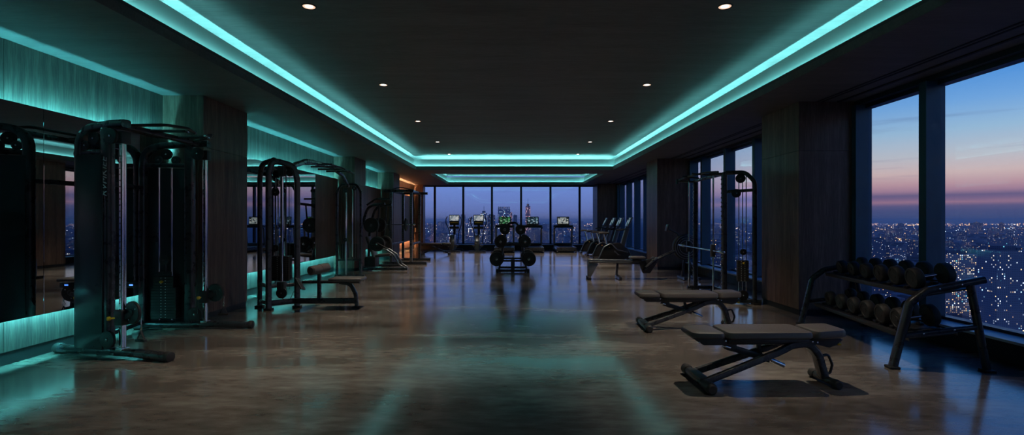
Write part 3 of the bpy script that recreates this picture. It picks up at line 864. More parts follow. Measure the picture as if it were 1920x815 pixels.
# ---- functional trainer on the left ----
FT = thing('functional_trainer', 'tall black dual cable machine with chrome masts in front of the near mirror', 'cable machine', (-3.9, 5.72, 0))
def ft_tower(s, m, d, D=.67):
    """s=-1 near tower, +1 far. m: mast position (local), d: direction of the foot"""
    m = V((m[0], m[1], 0)); d = V((d[0], d[1], 0)).normalized(); p = V((-d.y, d.x, 0))   # p points to +Y side
    P = lambda u, v, z: m + d*u + p*v + V((0, 0, z))
    up = tuple(p)
    fr = MB()
    fr.oval([P(-.72, -s*0, .05), P(-.3, 0, .055), P(.15, 0, .06), P(.62, 0, .045)], .075, .10, up, .3, .03)
    base = fr.build('foot', K['satin'], FT)
    MB().cyl(P(.60, 0, .046), P(.66, 0, .044), .052, 18, .014).build('foot_cap', K['rubber'], base)
    MB().cyl(P(-.78, 0, .05), P(-.70, 0, .05), .052, 18, .014).build('foot_cap', K['rubber'], base)
    fr = MB().oval([P(-D, 0, .08), P(-D, 0, 2.26), P(-.05, 0, 2.30), P(.12, 0, 2.30)] , .075, .10, up, .26, .02, 8)
    fr.oval([P(-.11, 0, .08), P(-.11, 0, 2.29)], .10, .09, up, 0, .02)
    fr.oval([P(-D, 0, 2.03), P(-.12, 0, 2.03)], .05, .06, up, 0, .015)
    fr.build('tower_frame', K['satin'], FT)
    # shroud on the outer side, ribs inside
    v0 = s*.05
    sh = MB()
    ang = Euler((0, 0, math.atan2(d.y, d.x)))
    sh.box(P(-(D+.11)/2, v0, 1.04), (D-.17+.06*(s < 0), .016, 1.92), ang, .006)
    if s < 0:
        sh.box(P(-D+.03, 0, 1.04), (.02, .10, 1.92), ang, .006)
    sh.build('shroud', K['shroud'], FT)
    # weight stack + rods
    um = -(D+.11)/2; wS = min(.30, D-.22)
    c = P(um, -s*.02 if s > 0 else .02, 0)
    st_ = stack(FT, (c.x, c.y), d, wS, .10, .14, .66, 15, 1, .72)
    MB().box((c.x, c.y, .69), (.16, .05, .05), ang, .006).cyl((c.x, c.y, .7), (c.x, c.y, .84), .010, 10).build('stack_head', K['black'], st_)
    pulley(FT, (c.x, c.y-.02*s, .86), up, .055)
    star_knob(st_, P(um, (-.085 if s > 0 else .04), .60), -p, K['yellow'], .017, 'selector_pin')
    rods = MB()
    for e in (-.075, .075): rods.cyl(P(um+e, (-.02 if s > 0 else .02), .12), P(um+e, (-.02 if s > 0 else .02), 2.0), .0105, 12, 0)
    rods.build('guide_rod', K['chrome'], FT)
    # chrome mast
    ma = MB().oval([P(.075, 0, .10), P(.075, 0, 2.10)], .05, .055, up, 0, .016).build('mast', K['chrome'], FT, 'chrome mast with peg holes')
    hb = MB()
    for k in range(30):
        z = .24+k*.06
        hb.cyl(P(.075, -.0282, z), P(.075, -.0286, z), .0075, 10, 0)
        hb.cyl(P(.075, .0282, z), P(.075, .0286, z), .0075, 10, 0)
    hb.build('peg_holes', K['hole'], ma)
    MB().box(P(.075, 0, 2.16), (.10, .10, .12), ang, .01).build('mast_head', K['black'], FT)
    MB().box(P(.075, 0, .09), (.08, .09, .03), ang, .006).build('mast_foot', K['chrome'], FT)
    pulley(FT, P(.02, -.07, 2.17), up, .075); pulley(FT, P(um, 0, 2.17), up, .065); pulley(FT, P(um+.1, .02, 2.10), up, .05); pulley(FT, P(um-.08, -.02, 2.1), up, .045)
    pulley(FT, P(-.02, -.07 if s < 0 else -.05, .19), up, .085)
    # sliding carriage with big pulley arm and handle
    zc = .40
    ca = MB().box(P(.075, 0, zc), (.10, .11, .15), ang, .012).build('carriage', K['black'], FT)
    star_knob(ca, P(.05 if s > 0 else .04, -.075, zc+.0), (-p if s > 0 else (-p-d*.8)), K['yellow'], .021, 'pop_pin')
    q = P(.20, .0, zc+.05)
    MB().oval([P(.10, 0, zc), P(.20, 0, zc+.04)], .06, .05, up).build('swivel_arm', K['black'], ca)
    MB().lathe([(0, -.022), (.03, -.022), (.035, -.016), (.105, -.016), (.112, -.008), (.112, .008), (.105, .016), (.035, .016), (.03, .022), (0, .022)], q, (p*1+d*(.15)), 34).build('pulley_cover', K['dark'], ca)
    mb = MB()
    for a in (.6, 2.5, 4.4): mb.cyl(q+d*(.07*math.cos(a))-p*.02+V((0, 0, .07*math.sin(a))), q+d*(.07*math.cos(a))-p*.026+V((0, 0, .07*math.sin(a))), .006, 8)
    mb.build('bolt', K['chrome'], ca)
    h = q + d*.10 + V((0, 0, -.05))
    cab = MB().tube([h, h+V((0, 0, -.06))], .006, 8).tube([h+V((0, 0, -.06)), h+V((.012, -.012, -.09)), h+V((0, 0, -.12)), h+V((-.012, .012, -.09))], .0045, 8, 0, True).build('carabiner', K['chrome'], FT)
    mb = MB(); g = h+V((0, 0, -.12))
    mb.tube([g, g+d*.05+V((0, 0, -.10)), g-d*.05+V((0, 0, -.10))], .006, 8, 0, True)
    mb.cyl(g+d*.06+V((0, 0, -.10)), g-d*.06+V((0, 0, -.10)), .015, 12)
    mb.build('stirrup_handle', K['rubber'], cab)
    cb = MB().cyl(P(.02, -.145+.075, .2), P(.02, -.145+.075, 2.12), .0035, 6, 0)
    cb.build('cable', K['rubber'], FT)
    return P
Pn = ft_tower(-1, (.0, -.67), (1, -.24), .45)
Pf = ft_tower(1, (.0, .66), (1, .05))
# linking beams and pull-up handles
MB().oval([Pn(.0, 0, 2.30), Pf(.0, 0, 2.30)], .07, .06, (0, 0, 1)).build('top_beam', K['satin'], FT)
MB().oval([Pn(-.45, 0, 1.75), Pf(-.67, 0, 1.75)], .05, .05, (0, 0, 1)).build('rear_crossbar', K['satin'], FT)
MB().oval([Pn(-.45, 0, .10), Pf(-.67, 0, .10)], .05, .05, (0, 0, 1)).build('rear_crossbar', K['satin'], FT)
pu = MB()
a0, a1 = Pn(0, 0, 2.31), Pf(0, 0, 2.31)
L = lambda f, dx, dz=0: a0.lerp(a1, f)+V((dx, 0, dz))
pu.tube([L(.10, 0), L(.20, .30, .03), L(.34, .42, .03), L(.42, .42, .0)], .016, 10, .06)
pu.tube([L(.90, 0), L(.80, .30, .03), L(.66, .42, .03), L(.58, .42, .0)], .016, 10, .06)
pu.tube([L(.33, 0), L(.36, .38, .0)], .016, 10).tube([L(.67, 0), L(.64, .38, .0)], .016, 10)
pu.tube([L(.22, -.0), L(.24, -.26, .02), L(.76, -.26, .02), L(.78, 0)], .016, 10, .06)
pu = pu.build('pull_up_bars', K['black'], FT)
mb = MB()
for f in (.42, .58): mb.cyl(L(f, .42, .0), L(f+(.012 if f < .5 else -.012), .42, -.0), .019, 14)
for f in (.36, .64): mb.cyl(L(f, .38), L(f, .41), .019, 14)
mb.build('bar_end_cap', K['chrome'], pu)
# small readout inside
MB().bx(-.42, -.26, -.02, .02, .60, .66, .006).build('rep_counter', K['dark'], FT)
MB().bx(-.36, -.32, -.024, -.021, .622, .64).build('display', emit('blue_readout', (.1, .3, 1), 1.2), FT.children[-1])
# vertical lettering on the near upright
fc = bpy.data.curves.new('lettering', 'FONT'); fc.body = 'RVMKIEE'; fc.size = .10; fc.extrude = .001; fc.shear = .35; fc.align_x = 'LEFT'
tmp = bpy.data.objects.new('tmp', fc)
C.objects.link(tmp)
dg = bpy.context.evaluated_depsgraph_get(); dg.update()
me = bpy.data.meshes.new_from_object(tmp.evaluated_get(dg)); bpy.data.objects.remove(tmp)
me.materials.clear(); me.materials.append(K['ink'])
lt = bpy.data.objects.new('lettering', me); C.objects.link(lt); lt.parent = FT
dd = V((1, -.24, 0)).normalized(); pp = V((-dd.y, dd.x, 0))
# text x axis -> up, text y axis -> back along the foot, text normal -> towards the camera side
X_, Z_ = V((0, 0, 1)), -pp
Y_ = Z_.cross(X_)
lt.matrix_local = Matrix.Translation(Pn(-.065, -.0475, 1.58)) @ Matrix((X_, Y_, Z_)).transposed().to_4x4()
lt['label'] = 'white lettering running up the black upright'

# ---- cable crossover with lat seat ----
cx, cy = -3.6, 8.0
CC = thing('cable_crossover', 'long black cable crossover with a lat seat by the second mirror', 'cable machine', (cx, cy, 0))
W_ = lambda x, y, z: (x-cx, y-cy, z)
A_, B_, C_ = (-3.93, 7.98), (-3.66, 7.70), (-3.34, 7.96)
fr = MB()
fr.oval([W_(*B_, .02), W_(*B_, 2.06), W_(-3.62, 7.73, 2.26), W_(-3.38, 7.93, 2.20), W_(*C_, 1.98), W_(*C_, .02)], .085, .075, (.63, -.78, 0), .16, .025, 7)
fr.build('front_arch', K['satin'], CC)
MB().oval([W_(*A_, .02), W_(*A_, 2.0), W_(-3.86, 7.9, 2.22), W_(-3.60, 7.76, 2.27)], .07, .07, (.7, .7, 0), .16, .025, 7).build('rear_arch', K['satin'], CC)
for q in (A_, B_, C_): MB().bx(q[0]-cx-.06, q[0]-cx+.06, q[1]-cy-.05, q[1]-cy+.05, 0, .03, .006).build('foot_plate', K['rubber'], CC)
MB().oval([W_(-3.66, 7.72, .10), W_(-3.38, 7.90, .11), W_(-2.40, 7.92, .11)], .085, .06, (.02, -1, 0), .1, .015).build('base_beam', K['satin'], CC)
for a_, b_, z_ in ((A_, B_, .36), (B_, C_, .36), (A_, B_, .10)): MB().oval([W_(*a_, z_), W_(*b_, z_)], .055, .055, (0, 0, 1)).build('crossbar', K['satin'], CC)
stack(CC, (-3.58-cx, 7.93-cy), (1, 0, 0), .30, .13, .42, .80, 12, 1, .95)
mb = MB()
for x in (-3.66, -3.58, -3.50): mb.cyl(W_(x, 7.93, .38), W_(x, 7.93, 2.15), .009, 10, 0)
mb.build('guide_rod', K['steel'], CC)
ms = MB().oval([W_(-3.505, 7.80, .20), W_(-3.505, 7.80, 2.10)], .042, .042, (0, 1, 0)).build('mast', K['chrome'], CC, 'chrome mast')
MB().bx(-3.55-cx, -3.46-cx, 7.75-cy, 7.85-cy, 2.02, 2.18, .01).build('mast_head', K['black'], ms)
MB().bx(-3.56-cx, -3.45-cx, 7.74-cy, 7.86-cy, .30, .42, .012).build('slider', K['black'], ms)
for p_, r_ in (((-3.60, 7.84, 2.06), .06), ((-3.62, 7.84, 1.78), .055), ((-3.42, 7.88, 2.08), .055), ((-3.49, 7.76, .25), .08), ((-3.6, 7.8, .93), .05)):
    pulley(CC, W_(*p_), (0, 1, 0), r_)
mb = MB()
for x, z0, z1 in ((-3.62, .9, 1.76), (-3.66, .9, 2.04), (-3.40, .3, 2.05), (-3.45, .5, 2.0)): mb.cyl(W_(x, 7.82, z0), W_(x, 7.82, z1), .0035, 6, 0)
mb.tube([W_(-3.49, 7.74, .18), W_(-3.36, 7.72, .12), W_(-3.30, 7.74, .28)], .004, 6, .05)
mb.build('cable', K['rubber'], CC)
# overhead bridge with pull-up grips
MB().oval([W_(-3.45, 7.9, 2.17), W_(-3.49, 8.7, 2.36), W_(-3.6, 10.2, 2.42), W_(-3.78, 11.4, 2.36), W_(-3.86, 12.05, 2.16)], .08, .07, (1, .1, 0), .4, .02, 6).build('overhead_beam', K['satin'], CC)
mb = MB()
for y, w in ((9.3, .28), (9.75, .34), (10.2, .34), (10.65, .28)):
    x = -3.49-(y-8.7)*.08
    mb.tube([W_(x-w*.6, y-.12, 2.36), W_(x-w*.3, y, 2.37), W_(x+w*.8, y, 2.37), W_(x+w, y+.14, 2.34)], .017, 10, .06)
mb.tube([W_(-3.25, 9.2, 2.36), W_(-3.32, 10.8, 2.34)], .015, 10)
mb.build('pull_up_bars', K['black'], CC)
# lat seat
sp_ = MB().oval([W_(-2.98, 7.92, .12), W_(-2.98, 7.92, .60)], .06, .06, (0, 1, 0)).build('knee_post', K['satin'], CC)
kr = MB()
for s in (-1, 1): kr.lathe([(0, -.12), (.05, -.12), (.068, -.10), (.072, 0), (.068, .10), (.05, .12), (0, .12)], W_(-2.98, 7.92+s*.17, .60), (.25, 1, 0), 24)
kr.build('knee_roller', K['vinyl'], CC)
MB().oval([W_(-3.24, 7.92, .40), W_(-2.35, 7.92, .40)], .045, .05, (0, 1, 0)).build('seat_beam', K['satin'], CC)
st_ = MB().box(W_(-2.54, 7.92, .445), (.50, .34, .055), None, .022, 3).build('seat', K['vinyl'], CC)
MB().oval([W_(-2.66, 7.92, .39), W_(-2.50, 7.92, .37), W_(-2.42, 7.92, .22), W_(-2.40, 7.92, .02)], .055, .06, (0, 1, 0), .12, .015).build('seat_leg', K['satin'], CC)
MB().bx(-2.46-cx, -2.34-cx, 7.86-cy, 7.98-cy, 0, .022, .005).build('foot_plate', K['rubber'], CC)
MB().oval([W_(-3.30, 7.86, .46), W_(-3.18, 7.80, .30)], .02, .12, (0, 1, 0)).build('foot_pedal', K['black'], CC)
# far tower of the crossover
mb = MB().oval([W_(-4.12, 12.05, .02), W_(-4.12, 12.05, 2.02), W_(-4.02, 12.05, 2.2), W_(-3.66, 12.05, 2.2), W_(-3.555, 12.05, 2.02), W_(-3.555, 12.05, .02)], .055, .07, (0, 1, 0), .14, .02, 7)
mb.build('far_arch', K['satin'], CC)
MB().oval([W_(-4.16, 12.05, .05), W_(-3.45, 12.0, .05)], .06, .07, (0, 1, 0)).oval([W_(-4.12, 12.05, .42), W_(-3.56, 12.05, .42)], .04, .05, (0, 1, 0)).bar(W_(-3.9, 11.85, .04), W_(-3.9, 12.25, .04), .08, .05).build('far_base', K['satin'], CC)
stack(CC, (-3.95-cx, 12.12-cy), (1, 0, 0), .13, .2, .46, .80, 12, 1)
stack(CC, (-3.70-cx, 12.12-cy), (1, 0, 0), .13, .2, .46, .80, 12, 1)
mb = MB()
mb.cyl(W_(-3.88, 11.97, .06), W_(-3.88, 11.97, 2.05), .022, 12).cyl(W_(-3.73, 11.97, .5), W_(-3.73, 11.97, 2.1), .014, 10)
mb.build('mast', K['chrome'], CC)
mb = MB()
for x in (-4.02, -3.97, -3.64): mb.cyl(W_(x, 12.0, .8), W_(x, 12.0, 2.15), .006, 8, 0)
mb.build('cable', K['rubber'], CC)
for p_, r_ in (((-3.88, 11.93, 2.05), .05), ((-3.88, 11.93, .9), .045), ((-3.68, 11.95, 2.1), .05)): pulley(CC, W_(*p_), (0, 1, 0), r_)

# ---- smith machine on the right ----
sx, sy = 3.6, 9.1
SM = thing('smith_machine', 'tall black smith machine with chrome bar in front of the right windows', 'smith machine', (sx, sy, 0))
S_ = lambda x, y, z: (x-sx, y-sy, z)
ya, yb_ = 8.45, 10.0
for y in (ya, yb_): MB().oval([S_(3.58 if y > 9 else 3.50, y, .02), S_(3.58 if y > 9 else 3.50, y, 2.14)], .075, .08, (0, 1, 0), 0, .015).build('upright', K['satin'], SM)
hb = MB()
for y, x in ((ya, 3.50), (yb_, 3.58)):
    for k in range(24): hb.cyl(S_(x-.038, y, .30+k*.075), S_(x-.052, y, .30+k*.075), .013, 8)
hb.build('bar_catch_peg', K['steel'], SM)
# arch behind the near upright
MB().oval([S_(3.50, ya-.05, 2.13), S_(3.78, ya-.15, 2.13), S_(3.90, ya-.22, 1.98), S_(3.90, ya-.22, .03)], .065, .065, (.3, 1, 0), .16, .022, 8).build('rear_arch', K['satin'], SM)
for p_, q_, w_ in (((3.50, ya, 1.82), (3.90, ya-.22, 1.84), .05), ((3.36, ya, .05), (4.0, ya-.24, .05), .065), ((3.42, yb_, .05), (4.02, yb_, .05), .065),
                   ((3.92, ya-.15, .05), (3.92, yb_, .05), .06), ((3.50, ya-.03, 2.12), (3.58, yb_+.05, 2.12), .055)):
    MB().oval([S_(*p_), S_(*q_)], w_, w_, (0, 0, 1)).build('frame_beam', K['satin'], SM)
mb = MB()
mb.cyl(S_(3.37, ya+.12, .06), S_(3.37, ya+.12, 2.12), .0155, 14, 0).cyl(S_(3.45, yb_-.02, .06), S_(3.45, yb_-.02, 2.12), .0155, 14, 0)
mb.build('guide_rod', K['chrome'], SM)
mb = MB().tube([S_(3.30, yb_+.15, 2.14), S_(3.28, yb_-.3, 2.17), S_(3.32, ya+.3, 2.17), S_(3.36, ya-.1, 2.14)], .017, 10, .08)
mb.tube([S_(3.50, 9.6, 2.14), S_(3.18, 9.55, 2.17)], .016, 10).tube([S_(3.50, 8.95, 2.14), S_(3.16, 9.0, 2.17)], .016, 10).tube([S_(3.58, yb_, 2.1), S_(3.30, yb_+.15, 2.13)], .02, 10).tube([S_(3.5, ya, 2.12), S_(3.30, ya+.1, 2.12)], .022, 10)
mb.cyl(S_(3.28, yb_+.15, 2.07), S_(3.28, yb_+.15, 2.17), .03, 12)
mb.build('pull_up_bars', K['black'], SM)
br = MB().cyl(S_(3.33, 8.05, .845), S_(3.44, 10.55, .845), .0145, 16, 0).cyl(S_(3.33, 8.05, .845), S_(3.345, 8.38, .845), .024, 18).cyl(S_(3.427, 10.2, .845), S_(3.44, 10.55, .845), .024, 18).build('barbell', K['chrome'], SM, 'chrome smith barbell')
for y, x in ((ya+.12, 3.36), (yb_-.02, 3.44)): MB().bx(x-sx-.035, x-sx+.035, y-sy-.04, y-sy+.04, .74, .95, .012).build('bar_carriage', K['black'], br)
st_ = stack(SM, (3.76-sx, ya-.10-sy), (1, -.3, 0), .17, .13, .36, .70, 12, 1)
star_knob(st_, S_(3.735, ya-.18, .66), (-.1, -1, 0), K['yellow'], .016, 'selector_pin')
mb = MB()
for x in (3.70, 3.76, 3.82): mb.cyl(S_(x, ya-.1, .1), S_(x, ya-.1, 2.08), .008, 10, 0)
mb.build('stack_rod', K['chrome'], SM)
for p_, r_ in (((3.70, ya-.16, 2.03), .075), ((3.64, ya-.14, 1.79), .07), ((3.74, ya-.17, .84), .05), ((3.74, ya-.17, .14), .08)): pulley(SM, S_(*p_), (.2, 1, 0), r_)
for x, y in ((3.50, ya), (3.58, yb_), (3.92, ya-.22), (3.95, yb_)): MB().bx(x-sx-.06, x-sx+.06, y-sy-.06, y-sy+.06, 0, .025, .006).build('foot_plate', K['rubber'], SM)
# ---- plate tree in the middle of the floor ----
PR = thing('plate_rack', 'black A-frame weight plate rack standing alone in the middle of the floor', 'plate rack', (.02, 13.75, 0))
for s in (-1, 1):
    MB().bar((s*.40, -.50, .045), (s*.40, .50, .045), .07, .09).build('base_rail', K['satin'], PR)
for y in (-.42, .42):
    a = MB().oval([(-.36, y, .06), (-.16, y, 1.20), (-.08, y, 1.29), (.08, y, 1.29), (.16, y, 1.20), (.36, y, .06)], .05, .07, (0, 1, 0), .08, .015).build('a_frame', K['satin'], PR)
    MB().bar((-.40, y, .05), (.40, y, .05), .07, .06).build('cross_foot', K['satin'], PR)
    MB().bar((-.30, y, .30), (.30, y, .30), .04, .05).build('rung', K['satin'], a)
    MB().bar((-.22, y, .72), (.22, y, .72), .04, .05).build('rung', K['satin'], a)
MB().bar((0, -.50, .06), (0, .50, .06), .09, .05).bar((0, -.47, .04), (0, -.47, .34), .10, .03, (0, 1, 0)).build('centre_spine', K['black'], PR)
MB().bar((0, -.42, 1.27), (0, .42, 1.27), .06, .05).build('top_spine', K['satin'], PR)
pegs = [(.415, .355, .185), (.315, .80, .158), (.205, 1.11, .13)]
def mk_plate(r, w, loc, label, rot=(PI/2, 0, 0), src=None, group='weight plates on the middle rack'):
    if src is None:
        o = MB().lathe([(.026, -w/2), (.055, -w/2), (.058, -w*.3), (r*.70, -w*.3), (r*.76, -w/2), (r*.95, -w/2), (r, -w*.35), (r, w*.35), (r*.95, w/2), (r*.76, w/2), (r*.70, w*.3), (.058, w*.3), (.055, w/2), (.026, w/2)], (0, 0, 0), (0, 0, 1), 36)
        # close the bore
        o = o.build('weight_plate', K['rubber'])
        MB().lathe([(.026, -w*.55), (.036, -w*.55), (.036, w*.55), (.026, w*.55), (.026, -w*.55)], (0, 0, 0), (0, 0, 1), 22).build('hub_ring', K['steel'], o)
    else:
        o = src.copy(); C.objects.link(o)
        for c in src.children:
            d = c.copy(); C.objects.link(d); d.parent = o
    o.location = loc; o.rotation_euler = rot
    tag(o, label, 'weight plate', group)
    return o
lev = ['bottom', 'middle', 'top']; cnt = 0
for k, (x, z, r) in enumerate(pegs):
    src = None
    for s, sd in ((-1, 'left'), (1, 'right')):
        for yy, fb in ((-.42, 'front'), (.42, 'rear')):
            q = -1 if yy < 0 else 1
            MB().cyl((s*x, yy, z), (s*x, yy+q*.22, z), .024, 16).build('peg', K['chrome'], PR)
            for j, ww in enumerate((.05, .045) if k < 2 else (.05,)):
                p = V(PR.location)+V((s*x, yy+q*(.065+j*.058), z))
                where = {('front', 0): 'inner', ('front', 1): 'outer', ('rear', 0): 'inner', ('rear', 1): 'outer'}[(fb, j)] if k < 2 else 'single'
                o = mk_plate(r, .048, p, f'{where} round black plate on the {lev[k]} {sd} {fb} peg of the middle rack', src=src)
                if src is None: src = o

# ---- treadmills ----
def screen_mat(name, c1, c2, c3, sc_=14., st=.42):
    m, nt, out = newmat(name)
    e = N(nt, 'ShaderNodeEmission', Strength=st)
    tc = N(nt, 'ShaderNodeTexCoord'); v = N(nt, 'ShaderNodeTexVoronoi', Scale=sc_, distance='CHEBYCHEV')
    nt.links.new(tc.outputs['Object'], v.inputs['Vector'])
    s3 = N(nt, 'ShaderNodeSeparateColor'); nt.links.new(v.outputs['Color'], s3.inputs[0])
    r = ramp(nt, [(0, c1), (.45, c2), (.75, c3)], 'CONSTANT'); nt.links.new(s3.outputs[0], r.inputs['Fac'])
    nt.links.new(r.outputs['Color'], e.inputs['Color']); nt.links.new(e.outputs[0], out.inputs[0])
    return m
scr_w = screen_mat('screen_picture_pale', (.55, .6, .65), (.25, .32, .38), (.8, .8, .8))
scr_g = screen_mat('screen_picture_green', (.02, .06, .03), (.06, .35, .12), (.25, .5, .3))
scr_b = screen_mat('screen_picture_blue', (.02, .04, .06), (.12, .24, .32), (.35, .5, .58))
scr_c = screen_mat('screen_picture_city', (.4, .45, .45), (.03, .04, .05), (.7, .72, .65))
def treadmill(loc, label, scr):
    t = thing('treadmill', label, 'treadmill', loc, 0, 'treadmills at the back window')
    MB().prism([(-.44, -.95, .06), (-.40, -.97, .20), (.40, -.97, .20), (.44, -.95, .06)], (0, 1.9, 0), .015).build('deck', K['satin'], t)
    MB().bx(-.29, .29, -.95, .78, .20, .212, .004).build('running_belt', K['rubber'], t)
    for s in (-1, 1):
        MB().bx(s*.30, s*.42, -.93, .80, .198, .226, .006).build('side_rail', K['steel'], t)
        MB().oval([(s*.39, .66, .14), (s*.39, .55, 1.0), (s*.39, .44, 1.06)], .06, .08, (1, 0, 0), .1).build('upright', K['steel'], t)
        MB().oval([(s*.39, .60, 1.05), (s*.39, .10, 1.03)], .05, .07, (1, 0, 0)).build('handrail', K['black'], t)
        MB().cyl((s*.36, -.93, .04), (s*.42, -.93, .04), .04, 14).build('rear_foot', K['rubber'], t)
    MB().bx(-.40, .40, .62, .98, .06, .34, .04, 3).build('motor_cover', K['dark'], t)
    c = MB().prism([(-.43, .42, 1.04), (-.43, .62, 1.02), (-.43, .66, 1.12), (-.43, .46, 1.14)], (.86, 0, 0), .015).build('console', K['dark'], t)
    MB().oval([(-.32, .40, 1.12), (-.1, .34, 1.15), (.1, .34, 1.15), (.32, .40, 1.12)], .035, .035, (0, 0, 1)).build('grip_bar', K['black'], c)
    MB().bx(-.25, .25, .40, .425, 1.145, 1.165, .003).build('button_strip', K['orange'], c)
    s = MB().box((0, .56, 1.34), (.54, .05, .36), Euler((-.12, 0, 0)), .015).build('display_housing', K['dark'], t)
    MB().box((0, .531, 1.345), (.46, .004, .28), Euler((-.12, 0, 0))).build('screen', scr, s, smooth=False)
    MB().oval([(0, .6, 1.1), (0, .6, 1.25)], .12, .05, (1, 0, 0)).build('display_neck', K['dark'], s)
    return t
treadmill((-.32, 22.3, 0), 'treadmill mostly hidden behind the middle plate rack, with a green-lit screen', scr_g)
treadmill((.92, 22.3, 0), 'middle treadmill just right of the plate rack, with a blue-lit screen', scr_b)
treadmill((2.28, 22.3, 0), 'rightmost treadmill at the back window, with a pale patterned screen', scr_c)

# ---- elliptical trainers ----
def elliptical(loc, label):
    t = thing('elliptical_trainer', label, 'elliptical trainer', loc, 0, 'elliptical trainers at the back window')
    MB().bar((-.36, -.75, .04), (.36, -.75, .04), .09, .06).build('rear_foot', K['satin'], t)
    MB().bar((-.34, .62, .04), (.34, .62, .04), .09, .06).build('front_foot', K['satin'], t)
    MB().oval([(0, -.75, .07), (0, .62, .07)], .10, .07, (1, 0, 0)).build('base_beam', K['satin'], t)
    MB().prism([(-.15, -.35, .06), (-.15, -.42, .45), (-.15, -.20, .72), (-.15, .25, .74), (-.15, .5, .35), (-.15, .5, .06)], (.22, 0, 0), .05).build('drive_cover', K['steel'], t)
    MB().oval([(0, .30, .1), (0, .28, 1.30)], .09, .11, (1, 0, 0)).build('mast', K['satin'], t)
    for s in (-1, 1):
        MB().oval([(s*.17, -.55, .22), (s*.15, .2, .30)], .04, .05, (1, 0, 0)).build('pedal_arm', K['steel'], t)
        MB().bx(s*.17-.07, s*.17+.07, -.62, -.25, .25, .29, .015).build('pedal', K['rubber'], t)
        MB().tube([(s*.16, .18, .30), (s*.20, .20, .86), (s*.30, .16, 1.10), (s*.345, .0, 1.25), (s*.33, -.08, 1.42), (s*.27, -.06, 1.52)], .019, 10, .1).build('moving_handle', K['black'], t)
    MB().bx(-.22, .22, .14, .34, .98, 1.08, .03).build('mast_shroud', K['dark'], t)
    c = MB().prism([(-.21, .13, 1.20), (-.21, .26, 1.14), (-.21, .32, 1.34), (-.21, .22, 1.34)], (.42, 0, 0), .015).build('console', K['dark'], t)
    MB().bx(-.17, .17, .10, .13, 1.235, 1.27, .004).build('button_strip', K['yellow'], c)
    s_ = MB().box((0, .20, 1.45), (.46, .045, .30), Euler((-.12, 0, 0)), .015).build('display_housing', K['dark'], t)
    MB().box((0, .174, 1.455), (.40, .004, .23), Euler((-.12, 0, 0))).build('screen', scr_w, s_, smooth=False)
    return t
e0 = elliptical((-2.56, 22.5, 0), 'left elliptical trainer at the back window, beside the flat bench')
dup(e0, (-1.47, 22.4, 0), 0, 'right elliptical trainer at the back window, nearer the plate rack')

# ---- exercise bikes by the right windows (riders face the glass) ----
def bike(loc, label, scr, hue):
    t = thing('exercise_bike', label, 'exercise bike', loc, 0, 'exercise bikes by the right windows')
    MB().bar((-.50, -.28, .04), (-.50, .28, .04), .08, .06).build('rear_foot', K['satin'], t)
    MB().bar((.55, -.26, .04), (.55, .26, .04), .08, .06).build('front_foot', K['satin'], t)
    MB().prism([(-.50, -.07, .07), (-.36, -.07, .42), (-.12, -.07, .60), (.20, -.07, .62), (.48, -.07, .40), (.60, -.07, .08)], (0, .14, 0), .03).build('body_shroud', K['dark'], t)
    MB().tube([(-.52, -.085, .10), (-.34, -.085, .48), (-.10, -.085, .60), (.10, -.085, .38), (.45, -.085, .30)], .018, 10, .12).build('side_guard', K['steel'], t)
    MB().oval([(-.22, 0, .5), (-.34, 0, .90)], .05, .07, (0, 1, 0)).build('seat_post', K['chrome'], t)
    MB().oval([(-.50, 0, .93), (-.36, 0, .945), (-.18, 0, .93)], .20, .07, (0, 0, 1), 0, .03).build('saddle', K['vinyl'], t)
    MB().oval([(.26, 0, .45), (.46, 0, 1.12)], .16, .10, (0, 1, 0)).build('front_mast', K['steel'], t)
    MB().tube([(.12, -.20, 1.02), (.30, -.24, 1.05), (.44, -.12, 1.08), (.44, .12, 1.08), (.30, .24, 1.05), (.12, .20, 1.02)], .018, 10, .06).build('handlebar', K['rubber'], t)
    s = MB().box((.50, 0, 1.30), (.05, .42, .34), Euler((0, .45, 0)), .015).build('display_housing', K['steel'], t)
    MB().box((.478, 0, 1.309), (.004, .36, .27), Euler((0, .45, 0))).build('screen', scr, s, smooth=False)
    MB().box((.527, 0, 1.286), (.004, .30, .2), Euler((0, .45, 0))).build('vent_back', K['dark'], s, smooth=False)
    cr = MB().cyl((.02, -.11, .33), (.02, .11, .33), .03, 14).bar((.02, -.11, .33), (.14, -.11, .22), .03, .02, (0, 1, 0)).bar((.02, .11, .33), (-.10, .11, .44), .03, .02, (0, 1, 0)).build('crank', K['steel'], t)
    MB().bx(.08, .20, -.20, -.12, .20, .225, .006).bx(-.16, -.04, .12, .20, .43, .455, .006).build('pedals', K['rubber'], cr)
    MB().cyl((-.16, -.075, .47), (-.16, -.09, .47), .02, 12).build('resistance_dial', K['orange'], t)
    return t
b0 = bike((3.36, 16.9, 0), 'nearest exercise bike by the right windows, with the largest visible screen', scr_b, 0)
dup(b0, (3.34, 18.2, 0), math.radians(4), 'second nearest exercise bike by the right windows')
dup(b0, (3.36, 19.6, 0), math.radians(2), 'third exercise bike by the right windows')
dup(b0, (3.34, 21.1, 0), math.radians(-3), 'farthest exercise bike by the right windows')

